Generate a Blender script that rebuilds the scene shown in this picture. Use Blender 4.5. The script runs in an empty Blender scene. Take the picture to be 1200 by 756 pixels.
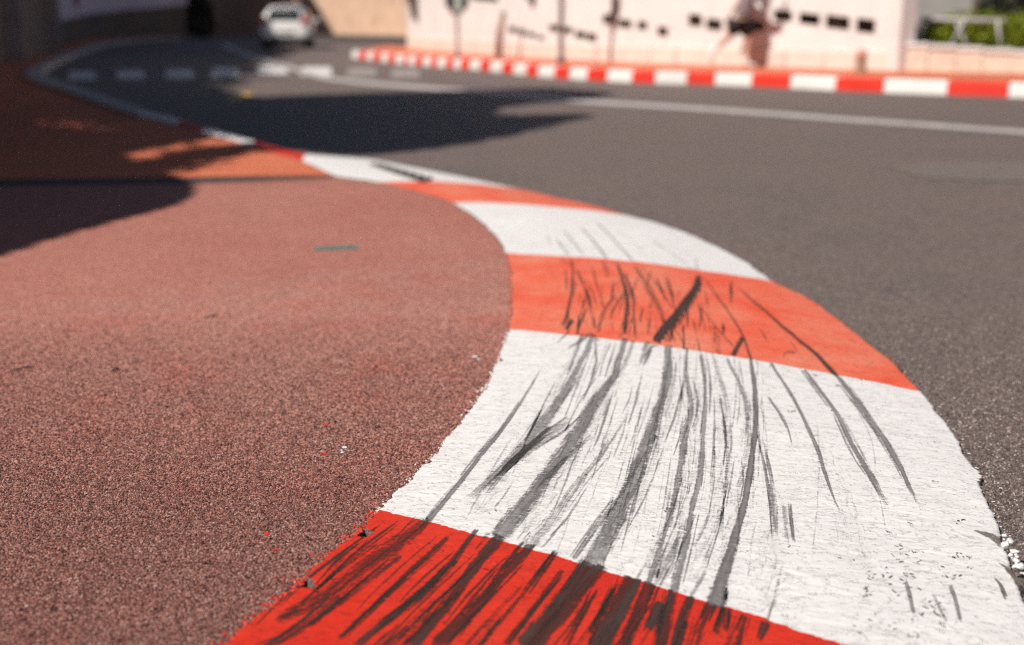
import bpy, bmesh, math, random
import numpy as np
from mathutils import Vector, noise as mnoise
from mathutils.bvhtree import BVHTree

random.seed(7)
rng = np.random.default_rng(7)
R = math.radians
S = bpy.context.scene
COL = S.collection

# ------------------------------------------------------------------ camera, world, sun
F, PITCH, CH = 1500.0, math.atan(360 / 1500), 1.15      # focal length (px of a 1200 px wide frame), tilt, eye height
cam_d = bpy.data.cameras.new('camera')
cam = bpy.data.objects.new('camera', cam_d)
COL.objects.link(cam)
cam.location = (0, 0, CH)
cam.rotation_euler = (math.pi / 2 - PITCH, 0, 0)
cam_d.sensor_width = 36
cam_d.lens = F / 1200 * 36
cam_d.clip_start = 0.05
cam_d.clip_end = 2000
cam_d.dof.use_dof = True
cam_d.dof.focus_distance = 3.04
cam_d.dof.aperture_fstop = 1.65
S.camera = cam

SUN_EL, SUN_AZ = R(48), math.atan2(0.65, 0.76)           # light travels towards +x and a little away from the camera
LD = Vector((math.cos(SUN_AZ) * math.cos(SUN_EL), math.sin(SUN_AZ) * math.cos(SUN_EL), -math.sin(SUN_EL)))
sun_d = bpy.data.lights.new('sun', 'SUN')
sun_d.energy = 5.0
sun_d.angle = R(0.5)
sun_d.color = (1.0, 0.93, 0.84)
sun = bpy.data.objects.new('sun', sun_d)
COL.objects.link(sun)
sun.rotation_euler = LD.to_track_quat('-Z', 'Y').to_euler()

W = bpy.data.worlds.new('World')
S.world = W
W.use_nodes = True
nt = W.node_tree
sky = nt.nodes.new('ShaderNodeTexSky')
sky.sky_type = 'NISHITA'
sky.sun_disc = False
sky.air_density = 0.9
sky.dust_density = 0.5
sky.ozone_density = 0.4
sky.sun_elevation = SUN_EL
sky.sun_rotation = math.atan2(-LD.x, -LD.y)
bg = nt.nodes['Background']
bg.inputs[1].default_value = 0.05
nt.links.new(sky.outputs[0], bg.inputs[0])
S.view_settings.view_transform = 'Standard'
S.view_settings.look = 'None'
S.view_settings.exposure = 0.08
S.view_settings.gamma = 1.0
S.cycles.use_denoising = False                           # keep the fine grain
S.cycles.pixel_filter_type = 'BLACKMAN_HARRIS'
S.cycles.filter_width = 1.2

# ------------------------------------------------------------------ geometry helpers
CP, SP = math.cos(PITCH), math.sin(PITCH)
def ray(px, py):
    a, b = (px - 600) / F, (py - 378) / F
    return Vector((a, CP - b * SP, -SP - b * CP))
def at(px, py, z=0.0):                                   # where the sight line meets the level z
    d = ray(px, py)
    return Vector((0, 0, CH)) + d * ((z - CH) / d.z)
def at_y(px, py, y):                                     # where the sight line meets the distance y
    d = ray(px, py)
    return Vector((0, 0, CH)) + d * (y / d.y)

def prop(o, label=None, cat=None, group=None, kind=None):
    for k, v in (('label', label), ('category', cat), ('group', group), ('kind', kind)):
        if v: o[k] = v
    return o
def empty(name, loc, label, cat, group=None, rz=0.0):
    o = bpy.data.objects.new(name, None)
    o.empty_display_size = 0.1
    COL.objects.link(o)
    o.location = loc
    o.rotation_euler.z = rz
    return prop(o, label, cat, group, 'thing')
def wloc(o):
    v = Vector((0, 0, 0))
    while o is not None:
        v = v + o.location
        o = o.parent
    return v
def mesh_obj(name, verts, faces, mat, parent=None, smooth=False, world=True):
    me = bpy.data.meshes.new(name)
    off = wloc(parent) if (parent is not None and world) else Vector((0, 0, 0))
    if isinstance(verts, np.ndarray):
        verts = (verts - np.array(off)).tolist()
    else:
        verts = [tuple(Vector(v) - off) for v in verts]
    me.from_pydata(verts, [], faces)
    me.update()
    if smooth:
        me.polygons.foreach_set('use_smooth', [True] * len(me.polygons))
    if mat is not None: me.materials.append(mat)
    o = bpy.data.objects.new(name, me)
    COL.objects.link(o)
    if parent is not None: o.parent = parent
    return o
class MB:                                                # collects shapes for ONE mesh object
    def __init__(s): s.v, s.f = [], []
    def add(s, vs, fs):
        n = len(s.v); s.v += [Vector(v) for v in vs]; s.f += [tuple(i + n for i in f) for f in fs]; return s
    def box(s, c, d, rz=0.0, taper=1.0):
        c = Vector(c); cs, sn = math.cos(rz), math.sin(rz); vs = []
        for z in (-1, 1):
            k = taper if z > 0 else 1.0
            for x, y in ((-1, -1), (1, -1), (1, 1), (-1, 1)):
                a, b = x * d[0] / 2 * k, y * d[1] / 2 * k
                vs.append(c + Vector((a * cs - b * sn, a * sn + b * cs, z * d[2] / 2)))
        return s.add(vs, [(3, 2, 1, 0), (4, 5, 6, 7), (0, 1, 5, 4), (1, 2, 6, 5), (2, 3, 7, 6), (3, 0, 4, 7)])
    def tube(s, pts, rad, n=10, cap=True):
        pts = [Vector(p) for p in pts]
        if not isinstance(rad, (list, tuple)): rad = [rad] * len(pts)
        rings = []
        for i, p in enumerate(pts):
            t = (pts[min(i + 1, len(pts) - 1)] - pts[max(i - 1, 0)]).normalized()
            a = t.cross(Vector((0, 0, 1)) if abs(t.z) < .9 else Vector((1, 0, 0))).normalized()
            b = t.cross(a)
            rings.append([p + (a * math.cos(2 * math.pi * k / n) + b * math.sin(2 * math.pi * k / n)) * rad[i] for k in range(n)])
        vs = [v for r_ in rings for v in r_]; fs = []
        for i in range(len(pts) - 1):
            for k in range(n):
                k2 = (k + 1) % n
                fs.append((i * n + k, i * n + k2, (i + 1) * n + k2, (i + 1) * n + k))
        if cap: fs += [tuple(range(n))[::-1], tuple((len(pts) - 1) * n + k for k in range(n))]
        return s.add(vs, fs)
    def lathe(s, c, prof, n=18, sx=1.0, sy=1.0):
        c = Vector(c); vs = []; fs = []
        for r_, z in prof:
            for k in range(n):
                a = 2 * math.pi * k / n
                vs.append(c + Vector((math.cos(a) * r_ * sx, math.sin(a) * r_ * sy, z)))
        for i in range(len(prof) - 1):
            for k in range(n):
                k2 = (k + 1) % n
                fs.append((i * n + k, i * n + k2, (i + 1) * n + k2, (i + 1) * n + k))
        fs += [tuple(range(n))[::-1], tuple((len(prof) - 1) * n + k for k in range(n))]
        return s.add(vs, fs)
    def blob(s, c, r_, bump=0.2, sq=(1, 1, 1), sub=2, seed=0.0):
        bm = bmesh.new(); bmesh.ops.create_icosphere(bm, subdivisions=sub, radius=1.0)
        vs = []
        for v in bm.verts:
            k = 1 + bump * mnoise.noise(v.co * 1.7 + Vector((seed, seed * 1.3, 0)))
            vs.append(Vector(c) + Vector((v.co.x * sq[0], v.co.y * sq[1], v.co.z * sq[2])) * (r_ * k))
        fs = [tuple(v.index for v in f.verts) for f in bm.faces]
        bm.free(); return s.add(vs, fs)
    def build(s, name, mat, parent=None, smooth=False, bevel=0.0, seg=2):
        o = mesh_obj(name, s.v, s.f, mat, parent, smooth)
        if bevel:
            bm = bmesh.new(); bm.from_mesh(o.data)
            bmesh.ops.bevel(bm, geom=[e for e in bm.edges if len(e.link_faces) == 2 and e.calc_face_angle(0) > .5], offset=bevel, segments=seg, affect='EDGES', clamp_overlap=True)
            bm.to_mesh(o.data); bm.free()
            if smooth: o.data.polygons.foreach_set('use_smooth', [True] * len(o.data.polygons))
        return o
def slab(name, poly, z0, z1, mat, parent=None, kind='structure', tint=None):   # a flat sheet with real thickness from an outline
    n = len(poly)
    vs = [Vector((p[0], p[1], z1)) for p in poly] + [Vector((p[0], p[1], z0)) for p in poly]
    bm = bmesh.new()
    off = wloc(parent)
    bv = [bm.verts.new(v - off) for v in vs]
    top = bm.faces.new(bv[:n])
    if top.normal.z == 0: top.normal_update()
    top.normal_update()
    flip = top.normal.z < 0
    for i in range(n):
        j = (i + 1) % n
        q = (bv[i], bv[j], bv[n + j], bv[n + i])
        bm.faces.new(q if flip else q[::-1])
    if flip: top.normal_flip()
    bmesh.ops.triangulate(bm, faces=[top])
    me = bpy.data.meshes.new(name); bm.to_mesh(me); bm.free()
    me.materials.append(mat)
    o = bpy.data.objects.new(name, me); COL.objects.link(o)
    if parent is not None: o.parent = parent
    elif kind: o['kind'] = kind
    return o
def catmull(pts, per=12):
    P = [Vector(p) for p in pts]; P = [P[0] * 2 - P[1]] + P + [P[-1] * 2 - P[-2]]
    out = []
    for i in range(1, len(P) - 2):
        a, b, c, d = P[i - 1], P[i], P[i + 1], P[i + 2]
        for k in range(per):
            t = k / per
            out.append(0.5 * ((2 * b) + (c - a) * t + (2 * a - 5 * b + 4 * c - d) * t * t + (3 * b - a - 3 * c + d) * t ** 3))
    out.append(P[-2]); return out
def resample(pts, n):
    L = [0.0]
    for a, b in zip(pts, pts[1:]): L.append(L[-1] + (b - a).length)
    out = []; j = 0
    for k in range(n):
        s = L[-1] * k / (n - 1)
        while j < len(L) - 2 and L[j + 1] < s: j += 1
        t = (s - L[j]) / max(L[j + 1] - L[j], 1e-9)
        out.append(pts[j].lerp(pts[j + 1], min(max(t, 0), 1)))
    return out
def nz(x, y=0.0, z=0.0): return mnoise.noise(Vector((x, y, z)))

# ------------------------------------------------------------------ materials
class NT:
    def __init__(s, name):
        s.m = bpy.data.materials.new(name); s.m.use_nodes = True
        s.t = s.m.node_tree; s.b = s.t.nodes['Principled BSDF']; s.out = s.t.nodes['Material Output']
        s.tc = s.t.nodes.new('ShaderNodeTexCoord')
    def n(s, typ, **kw):
        nd = s.t.nodes.new(typ)
        for k, v in kw.items(): setattr(nd, k, v)
        return nd
    def l(s, a, b): s.t.links.new(a, b)
    def noise(s, scale, detail=4, rough=.6, vec=None, dist=0.0):
        nd = s.n('ShaderNodeTexNoise'); nd.inputs['Scale'].default_value = scale; nd.inputs['Detail'].default_value = detail
        nd.inputs['Roughness'].default_value = rough; nd.inputs['Distortion'].default_value = dist
        s.l(vec if vec is not None else s.tc.outputs['Object'], nd.inputs['Vector']); return nd.outputs['Fac']
    def voro(s, scale, feat='F1', vec=None):
        nd = s.n('ShaderNodeTexVoronoi', feature=feat); nd.inputs['Scale'].default_value = scale
        s.l(vec if vec is not None else s.tc.outputs['Object'], nd.inputs['Vector']); return nd
    def mapping(s, scale, vec=None, rot=(0, 0, 0)):
        nd = s.n('ShaderNodeMapping'); nd.inputs['Scale'].default_value = scale; nd.inputs['Rotation'].default_value = rot
        s.l(vec if vec is not None else s.tc.outputs['Object'], nd.inputs['Vector']); return nd.outputs[0]
    def ramp(s, fac, stops, interp='LINEAR'):
        nd = s.n('ShaderNodeValToRGB'); cr = nd.color_ramp; cr.interpolation = interp
        while len(cr.elements) < len(stops): cr.elements.new(0.5)
        for e, (p, c) in zip(cr.elements, stops):
            e.position = p; e.color = (c[0], c[1], c[2], 1) if isinstance(c, (tuple, list)) else (c, c, c, 1)
        s.l(fac, nd.inputs[0]); return nd.outputs[0]
    def mix(s, fac, a, b, mode='MIX'):
        nd = s.n('ShaderNodeMix', data_type='RGBA', blend_type=mode)
        for k, v in ((0, fac), (6, a), (7, b)):
            if isinstance(v, (int, float)): nd.inputs[k].default_value = v
            elif isinstance(v, (tuple, list)): nd.inputs[k].default_value = (*v, 1)
            else: s.l(v, nd.inputs[k])
        return nd.outputs[2]
    def math(s, op, a, b=0.0, clamp=False):
        nd = s.n('ShaderNodeMath', operation=op, use_clamp=clamp)
        for k, v in ((0, a), (1, b)):
            if isinstance(v, (int, float)): nd.inputs[k].default_value = v
            else: s.l(v, nd.inputs[k])
        return nd.outputs[0]
    def bump(s, h, strength, dist, prev=None):
        nd = s.n('ShaderNodeBump'); nd.inputs['Strength'].default_value = strength; nd.inputs['Distance'].default_value = dist
        s.l(h, nd.inputs['Height'])
        if prev is not None: s.l(prev, nd.inputs['Normal'])
        return nd.outputs[0]
    def fin(s, col=None, rough=None, normal=None, **kw):
        for key, v in (('Base Color', col), ('Roughness', rough), ('Normal', normal)):
            if v is None: continue
            if isinstance(v, (int, float)): s.b.inputs[key].default_value = v
            elif isinstance(v, (tuple, list)): s.b.inputs[key].default_value = (*v, 1)
            else: s.l(v, s.b.inputs[key])
        for k, v in kw.items(): s.b.inputs[k.replace('_', ' ')].default_value = v
        return s.m

def near_tone(m, col):                                   # darker towards the camera with a noisy edge, redder blotches all over
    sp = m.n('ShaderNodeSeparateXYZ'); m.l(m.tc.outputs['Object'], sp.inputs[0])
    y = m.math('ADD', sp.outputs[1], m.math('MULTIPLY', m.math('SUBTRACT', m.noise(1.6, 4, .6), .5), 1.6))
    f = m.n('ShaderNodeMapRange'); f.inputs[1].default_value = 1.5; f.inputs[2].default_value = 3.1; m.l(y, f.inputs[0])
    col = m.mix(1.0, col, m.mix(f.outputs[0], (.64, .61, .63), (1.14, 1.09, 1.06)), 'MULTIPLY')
    red = m.ramp(m.noise(3.4, 4, .65), [(.50, 0.0), (.68, .75)])
    return m.mix(red, col, m.mix(1.0, col, (1.05, .78, .74), 'MULTIPLY'))
def grain_mat(name, stops, scale, binder, bumpd, patch, rough=.85, spec=.3, zone=False):
    m = NT(name)
    v = m.voro(scale); sep = m.n('ShaderNodeSeparateColor'); m.l(v.outputs['Color'], sep.inputs[0])
    big = m.noise(0.9, 5, .65); mid = m.noise(7.0, 4, .6); clump = m.noise(scale * .16, 3, .65)
    fac = m.math('ADD', m.math('MULTIPLY', sep.outputs[0], .72), m.math('MULTIPLY', clump, .28))
    col = m.ramp(fac, stops)
    edge = m.voro(scale, 'DISTANCE_TO_EDGE')
    joint = m.ramp(edge.outputs['Distance'], [(0.0, 0.0), (.07, 1.0)])
    pit = m.ramp(m.noise(scale * .5, 3, .7), [(.33, 0.0), (.41, 1.0)])
    col = m.mix(m.math('MULTIPLY', m.math('ADD', .45, m.math('MULTIPLY', joint, .55)), pit), binder, col)
    col = m.mix(m.ramp(big, [(.35, 0.0), (.68, 1.0)]), col, m.mix(1.0, col, patch[0], 'MULTIPLY'))
    col = m.mix(m.ramp(mid, [(.42, 0.0), (.75, .8)]), col, m.mix(1.0, col, patch[1], 'MULTIPLY'))
    if zone: col = near_tone(m, col)
    h = m.math('ADD', m.math('MULTIPLY', joint, m.math('ADD', .3, m.math('MULTIPLY', sep.outputs[1], .7))), m.math('MULTIPLY', pit, .6))
    nb = m.bump(h, .75, bumpd)
    return m.fin(col, rough, nb, Specular_IOR_Level=spec)

M = {}
M['road'] = grain_mat('asphalt', [(.0, (.055, .043, .040)), (.3, (.12, .095, .088)), (.62, (.195, .152, .138)), (.82, (.29, .228, .204)), (.93, (.50, .43, .38)), (1, (.58, .5, .46))],
                      150, (.05, .041, .039), .003, ((1.16, 1.08, 1.05), (.86, .87, .9)), .72, .4)
M['road_light'] = grain_mat('worn_asphalt', [(.0, (.07, .055, .05)), (.4, (.17, .138, .124)), (.8, (.27, .22, .20)), (1, (.58, .5, .46))],
                      150, (.09, .08, .075), .003, ((1.1, 1.08, 1.06), (.9, .9, .9)), .75, .4)
M['pave'] = grain_mat('pink_asphalt', [(.0, (.18, .058, .046)), (.25, (.41, .150, .115)), (.55, (.59, .245, .19)), (.8, (.70, .34, .265)), (.95, (.80, .58, .50)), (1, (.86, .74, .68))],
                      185, (.15, .055, .05), .004, ((.93, .84, .82), (.92, .90, .90)), .85, .25)
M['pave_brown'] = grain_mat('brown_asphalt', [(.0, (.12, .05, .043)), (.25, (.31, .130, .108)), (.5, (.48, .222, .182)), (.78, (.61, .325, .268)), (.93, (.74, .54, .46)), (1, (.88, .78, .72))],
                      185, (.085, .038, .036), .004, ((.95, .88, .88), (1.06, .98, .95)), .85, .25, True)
M['pave_orange'] = grain_mat('orange_asphalt', [(.0, (.46, .095, .042)), (.5, (.78, .215, .105)), (1, (.86, .36, .22))],
                      120, (.3, .075, .04), .004, ((.9, .85, .85), (1.06, 1.0, .98)), .85, .25)

def paint_mat(name, base, worn, dirt, wornamt, chipcol):
    m = NT(name)
    st = m.mapping((1.0, 2.1, 1.0), rot=(0, 0, R(20)))
    a = m.noise(26, 5, .65, st); b = m.noise(3.2, 4, .6); fine = m.noise(210, 3, .6); lump = m.noise(15, 4, .55, st, .5)
    col = m.mix(m.math('MULTIPLY', m.ramp(b, [(.35, 0.0), (.7, 1.0)]), wornamt), base, worn)
    col = m.mix(m.ramp(a, [(.52, 0.0), (.85, .45)]), col, dirt)
    grime = m.ramp(m.noise(9, 6, .75, st, .8), [(.50, 0.0), (.78, .30)])
    col = m.mix(grime, col, m.mix(1.0, col, (.62, .58, .56), 'MULTIPLY'))
    chipn = m.noise(58, 6, .75, st, .6)
    chip = m.ramp(chipn, [(.715, 0.0), (.73, 1.0)])
    col = m.mix(chip, col, chipcol)
    ridge = m.ramp(m.noise(36, 4, .6, st, 1.2), [(.57, 0.0), (.66, 1.0)])
    h = m.math('SUBTRACT', m.math('ADD', m.math('ADD', m.math('MULTIPLY', lump, .8), m.math('MULTIPLY', ridge, .30)), m.math('MULTIPLY', fine, .06)), m.math('MULTIPLY', chip, .2))
    nb = m.bump(h, .8, .009)
    return m.fin(col, m.ramp(a, [(.3, .5), (.7, .75)]), nb, Specular_IOR_Level=.35)
M['white_paint'] = paint_mat('white_kerb_paint', (.785, .765, .76), (.72, .70, .695), (.58, .56, .55), .6, (.16, .14, .135))
M['red_paint'] = paint_mat('red_kerb_paint', (.78, .10, .044), (.76, .245, .150), (.62, .12, .075), .95, (.13, .055, .045))
M['red_paint_fresh'] = paint_mat('fresh_red_kerb_paint', (.60, .022, .007), (.70, .050, .020), (.36, .024, .012), .6, (.10, .04, .035))

def rubber_mat(name, col, edgecol, opa, hollow):
    m = NT(name)
    uv = m.n('ShaderNodeUVMap'); uv.uv_map = 'UVMap'
    sep = m.n('ShaderNodeSeparateXYZ'); m.l(uv.outputs[0], sep.inputs[0])
    den = m.n('ShaderNodeAttribute', attribute_type='OBJECT', attribute_name='density').outputs['Fac']
    v = sep.outputs[1]
    env = m.math('MULTIPLY', m.math('MULTIPLY', v, m.math('SUBTRACT', 1.0, v)), 4.0, True)      # 0 at the edges, 1 in the middle
    tape = m.n('ShaderNodeAttribute', attribute_type='GEOMETRY', attribute_name='taper').outputs['Fac']
    wide = m.n('ShaderNodeAttribute', attribute_type='GEOMETRY', attribute_name='across').outputs['Fac']
    oi = m.n('ShaderNodeObjectInfo')
    def streaks(fl, fw, det):
        cmb = m.n('ShaderNodeCombineXYZ'); m.l(m.math('MULTIPLY', sep.outputs[0], fl), cmb.inputs[0]); m.l(m.math('MULTIPLY', wide, fw), cmb.inputs[1])
        m.l(m.math('MULTIPLY', oi.outputs['Random'], 90.0), cmb.inputs[2])
        return m.noise(1.0, det, .65, cmb.outputs[0])
    s1, s2, grit, low = streaks(5.0, 170.0, 3), streaks(14.0, 480.0, 3), m.noise(62, 6, .78, m.mapping((1.0, 2.3, 1.0), rot=(0, 0, R(20))), .5), streaks(3.0, 25.0, 2)
    mixn = m.math('ADD', m.math('ADD', m.math('MULTIPLY', s1, .34), m.math('MULTIPLY', s2, .20)), m.math('MULTIPLY', grit, .46))
    mixn = m.math('MULTIPLY', m.math('SUBTRACT', mixn, .34), 3.1)                               # about 0 to 1
    need = m.math('SUBTRACT', 1.0, m.math('MULTIPLY', m.math('MULTIPLY', m.math('POWER', env, .7), m.math('POWER', tape, .6)), m.math('ADD', den, .12)))
    cov = m.math('MULTIPLY', m.math('ADD', m.math('SUBTRACT', mixn, need), .10), 4.0, True)
    op = m.math('MULTIPLY', m.math('ADD', opa, m.math('MULTIPLY', m.math('SUBTRACT', low, .5), 1.1)), m.math('ADD', .45, m.math('MULTIPLY', den, .65)), True)
    al = m.math('MULTIPLY', cov, m.math('MULTIPLY', op, m.math('SUBTRACT', 1.0, m.math('MULTIPLY', m.math('POWER', env, 2.0), hollow))), True)
    c = m.mix(m.ramp(low, [(.4, 0.0), (.65, 1.0)]), col, edgecol)
    m.fin(c, .6, m.bump(grit, .4, .002), Specular_IOR_Level=.3)
    m.l(al, m.b.inputs['Alpha'])
    return m.m
M['rubber_white'] = rubber_mat('grey_rubber_smear', (.062, .053, .054), (.165, .148, .155), .86, .36)
M['bare_smear'] = rubber_mat('worn_to_concrete', (.12, .095, .085), (.20, .17, .155), .9, .1)
M['rubber_red'] = rubber_mat('dark_rubber_smear', (.040, .025, .021), (.065, .042, .036), .88, .1)

def plain(name, col, rough=.6, var=.12, scale=8.0, bumpd=0.0, metal=0.0, spec=.4, bscale=40):
    m = NT(name); n1 = m.noise(scale, 5, .6)
    d = tuple(max(0, c * (1 - var * 2)) for c in col); b = tuple(min(1, c * (1 + var)) for c in col)
    c = m.ramp(n1, [(.3, d), (.7, b)])
    nb = m.bump(m.noise(bscale, 4, .6), .5, bumpd) if bumpd else None
    return m.fin(c, rough, nb, Metallic=metal, Specular_IOR_Level=spec)
M['wall'] = plain('white_render', (.76, .735, .72), .85, .05, 2.0, .006)
M['wall_low'] = plain('cream_stone', (.72, .60, .49), .85, .08, 3.0, .008)
M['bounce_band'] = plain('cream_bounce', (.74, .65, .58), .85, .06, 2.0, .006)  # cream holds the warm light thrown up from the pavement
M['peach'] = plain('peach_render', (.68, .46, .33), .85, .10, 1.2, .008)
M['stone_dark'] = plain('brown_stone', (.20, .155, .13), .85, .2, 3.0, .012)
M['stone_mauve'] = plain('mauve_render', (.30, .25, .25), .85, .12, 2.0, .008)
M['banner'] = plain('white_banner', (.72, .62, .72), .7, .04, 1.0)
M['banner_red'] = plain('red_print', (.55, .03, .05), .7, .05, 1.0)
M['opening'] = plain('brown_hollow', (.20, .14, .125), .9, .2, 6.0)
M['far_red'] = plain('far_red_paint', (.74, .035, .018), .55, .08, 2.0)
M['far_white'] = plain('far_white_paint', (.80, .78, .75), .55, .05, 2.0)
M['line'] = plain('worn_white_line', (.50, .455, .44), .7, .14, 5.0)
M['stripe'] = plain('crosswalk_paint', (.70, .66, .66), .7, .10, 3.0)
M['stripe_worn'] = plain('worn_crosswalk_paint', (.33, .29, .275), .7, .16, 3.0)
M['yellow'] = plain('yellow_road_paint', (.62, .40, .10), .7, .15, 8.0)
M['shade_strip'] = plain('shade_strip_stone', (.055, .048, .047), .75, .2, 12.0, .004)  # dark colour carries the shade on the step and the low kerb
M['kerb_stone'] = plain('pale_kerb_stone', (.46, .39, .36), .8, .12, 6.0, .004)
M['iron'] = plain('cast_iron', (.15, .13, .12), .55, .2, 30.0, .002, .3)
M['teal'] = plain('teal_plastic', (.0, .44, .45), .4, .1, 60.0)
M['teal_dark'] = plain('dark_inlay', (.05, .06, .065), .6, .1, 60.0)
M['twig'] = plain('dark_bark', (.10, .07, .065), .85, .25, 60.0, .002)
M['paint_lump'] = plain('white_paint_lump', (.80, .79, .77), .5, .06, 50.0, .003)
M['red_speck'] = plain('red_speck', (.66, .035, .018), .6, .1, 40.0)
M['chip'] = plain('bare_chip', (.105, .088, .082), .85, .3, 120.0, .003)
M['bare'] = grain_mat('bare_concrete', [(.0, (.06, .052, .05)), (.5, (.13, .112, .105)), (1, (.22, .19, .18))], 190, (.05, .044, .042), .003, ((1, 1, 1), (.9, .9, .9)))
M['pole'] = plain('brown_grey_pole', (.24, .18, .17), .5, .08, 10.0, 0, .2)
M['post'] = plain('brown_post', (.34, .19, .15), .7, .1, 10.0)
M['sign_dark'] = plain('dark_sign_frame', (.045, .045, .05), .5, .1, 10.0)
M['sign_pale'] = plain('pale_green_panel', (.50, .58, .53), .45, .06, 6.0)
M['boll'] = plain('brown_bollard', (.33, .20, .13), .7, .12, 20.0)
M['boll_top'] = plain('pink_cap', (.62, .33, .26), .6, .08, 20.0)
M['car'] = plain('white_car_paint', (.88, .87, .86), .25, .01, 2.0, 0, 0, .5)
M['car_glass'] = plain('dark_car_glass', (.02, .026, .028), .12, .05, 2.0, 0, 0, .6)
M['car_dark'] = plain('black_car_trim', (.02, .02, .02), .55, .1, 10.0)
M['car_red'] = plain('red_lamp', (.62, .03, .03), .25, .05, 5.0)
M['tyre'] = plain('tyre_rubber', (.022, .022, .022), .85, .1, 30.0)
M['rim'] = plain('alloy', (.5, .5, .52), .35, .05, 10.0, 0, .8)
M['plate'] = plain('number_plate', (.75, .74, .68), .5, .03, 10.0)
M['skin'] = plain('skin', (.52, .31, .22), .55, .05, 20.0)
M['hair'] = plain('dark_hair', (.05, .032, .025), .6, .2, 60.0)
M['shirt'] = plain('mauve_cloth', (.235, .185, .205), .85, .08, 30.0, .004)
M['shorts'] = plain('black_cloth', (.018, .016, .019), .85, .15, 30.0, .004)
M['shoe'] = plain('white_shoe', (.78, .76, .74), .6, .04, 20.0)
M['bark'] = plain('bark', (.13, .10, .08), .9, .25, 14.0, .02)
M['grey_wall'] = plain('grey_facade', (.34, .325, .31), .85, .08, 1.0, .006)
M['pane'] = plain('window_pane', (.05, .06, .07), .1, .1, 2.0, 0, 0, .6)
M['white_rail'] = plain('white_rail', (.48, .45, .45), .5, .05, 10.0)
def leaf_mat(name, a, b, c):
    m = NT(name)
    g = m.n('ShaderNodeNewGeometry')
    return m.fin(m.ramp(g.outputs['Random Per Island'], [(0, a), (.5, b), (1, c)]), .6, None, Specular_IOR_Level=.3)
M['leaf'] = leaf_mat('green_leaves', (.025, .05, .012), (.05, .085, .02), (.09, .12, .03))
M['leaf_dark'] = leaf_mat('dark_leaves', (.016, .022, .014), (.03, .03, .02), (.05, .05, .03))
M['leaf_lawn'] = leaf_mat('hedge_leaves', (.09, .13, .008), (.19, .235, .012), (.30, .31, .02))
M['leaf_dry'] = leaf_mat('dry_tuft', (.10, .07, .05), (.18, .12, .075), (.12, .10, .05))
M['leaf_mauve'] = leaf_mat('mauve_bloom', (.16, .10, .11), (.24, .15, .16), (.12, .09, .07))

# ------------------------------------------------------------------ road and far ground
road = slab('road', [(-300, -40), (300, -40), (300, 500), (-300, 500)], -.3, 0.0, M['road'])

# ------------------------------------------------------------------ near kerb outlines (inner = pavement side, outer = road side)
ZI, ZO = .058, .014
IN = [(70, 905), (160, 836), (262, 756), (300, 725), (345, 690), (385, 652), (420, 622), 'A', (445, 598), (480, 563), (515, 525), (545, 490), (568, 455), (585, 420), 'B', (597, 386),
      (601, 355), (600, 325), 'C', (594, 297), (580, 275), (560, 256), 'D', (530, 237.5), (485, 224), 'E', (441, 213), (418, 209.5), (392, 205), 'F', (354, 188.5), (325, 180.5), 'G', (296, 171.5), (268, 163), 'H', (236, 155), 'I', (207, 146),
      (190, 141), 'J', (164, 135.5)]
OUT = [(1500, 1330), (1400, 1080), (1310, 930), 'A', (1262, 850), (1228, 770), (1196, 690), (1170, 625), (1150, 567), (1128, 528), (1105, 492), 'B', (1078, 458), (1050, 430), (1020, 405), (985, 376), (950, 351), 'C', (905, 329.5),
       (870, 305), (830, 285), (785, 266), 'D', (735, 252.5), (690, 240), (650, 231), 'E', (612, 222), (560, 211.5), (520, 203), (480, 195.5), (430, 186.5), 'F', (362, 181), (330, 174.5), 'G', (299, 166), (270, 157.5), 'H', (246, 150.5), 'I', (214, 141.5), (195, 136.5), 'J', (168, 130.5)]
def prep(lst, z):
    pts, mk = [], {}
    for q in lst:
        if isinstance(q, str): mk[q] = len(pts)
        else: pts.append(at(q[0], q[1], z))
    per = 14
    return catmull(pts, per), {k: v * per for k, v in mk.items()}
inner, mi = prep(IN, ZI)
outer, mo = prep(OUT, ZO)
kerb = empty('kerb', at(640, 420, 0), 'wide red and white striped kerb streaked with black tyre marks beside the pink pavement', 'kerb')
MARKS = 'ABCDEFGHIJ'
divs = [None] + list(MARKS)
blocks = []                                              # (start marker, end marker, colour)
kinds = ['red', 'white', 'red', 'white', 'red', 'white', 'red', 'white', 'red', 'white']
for i, k in enumerate(kinds): blocks.append((divs[i], divs[i + 1], k))
allv, allf = [], []
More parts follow.
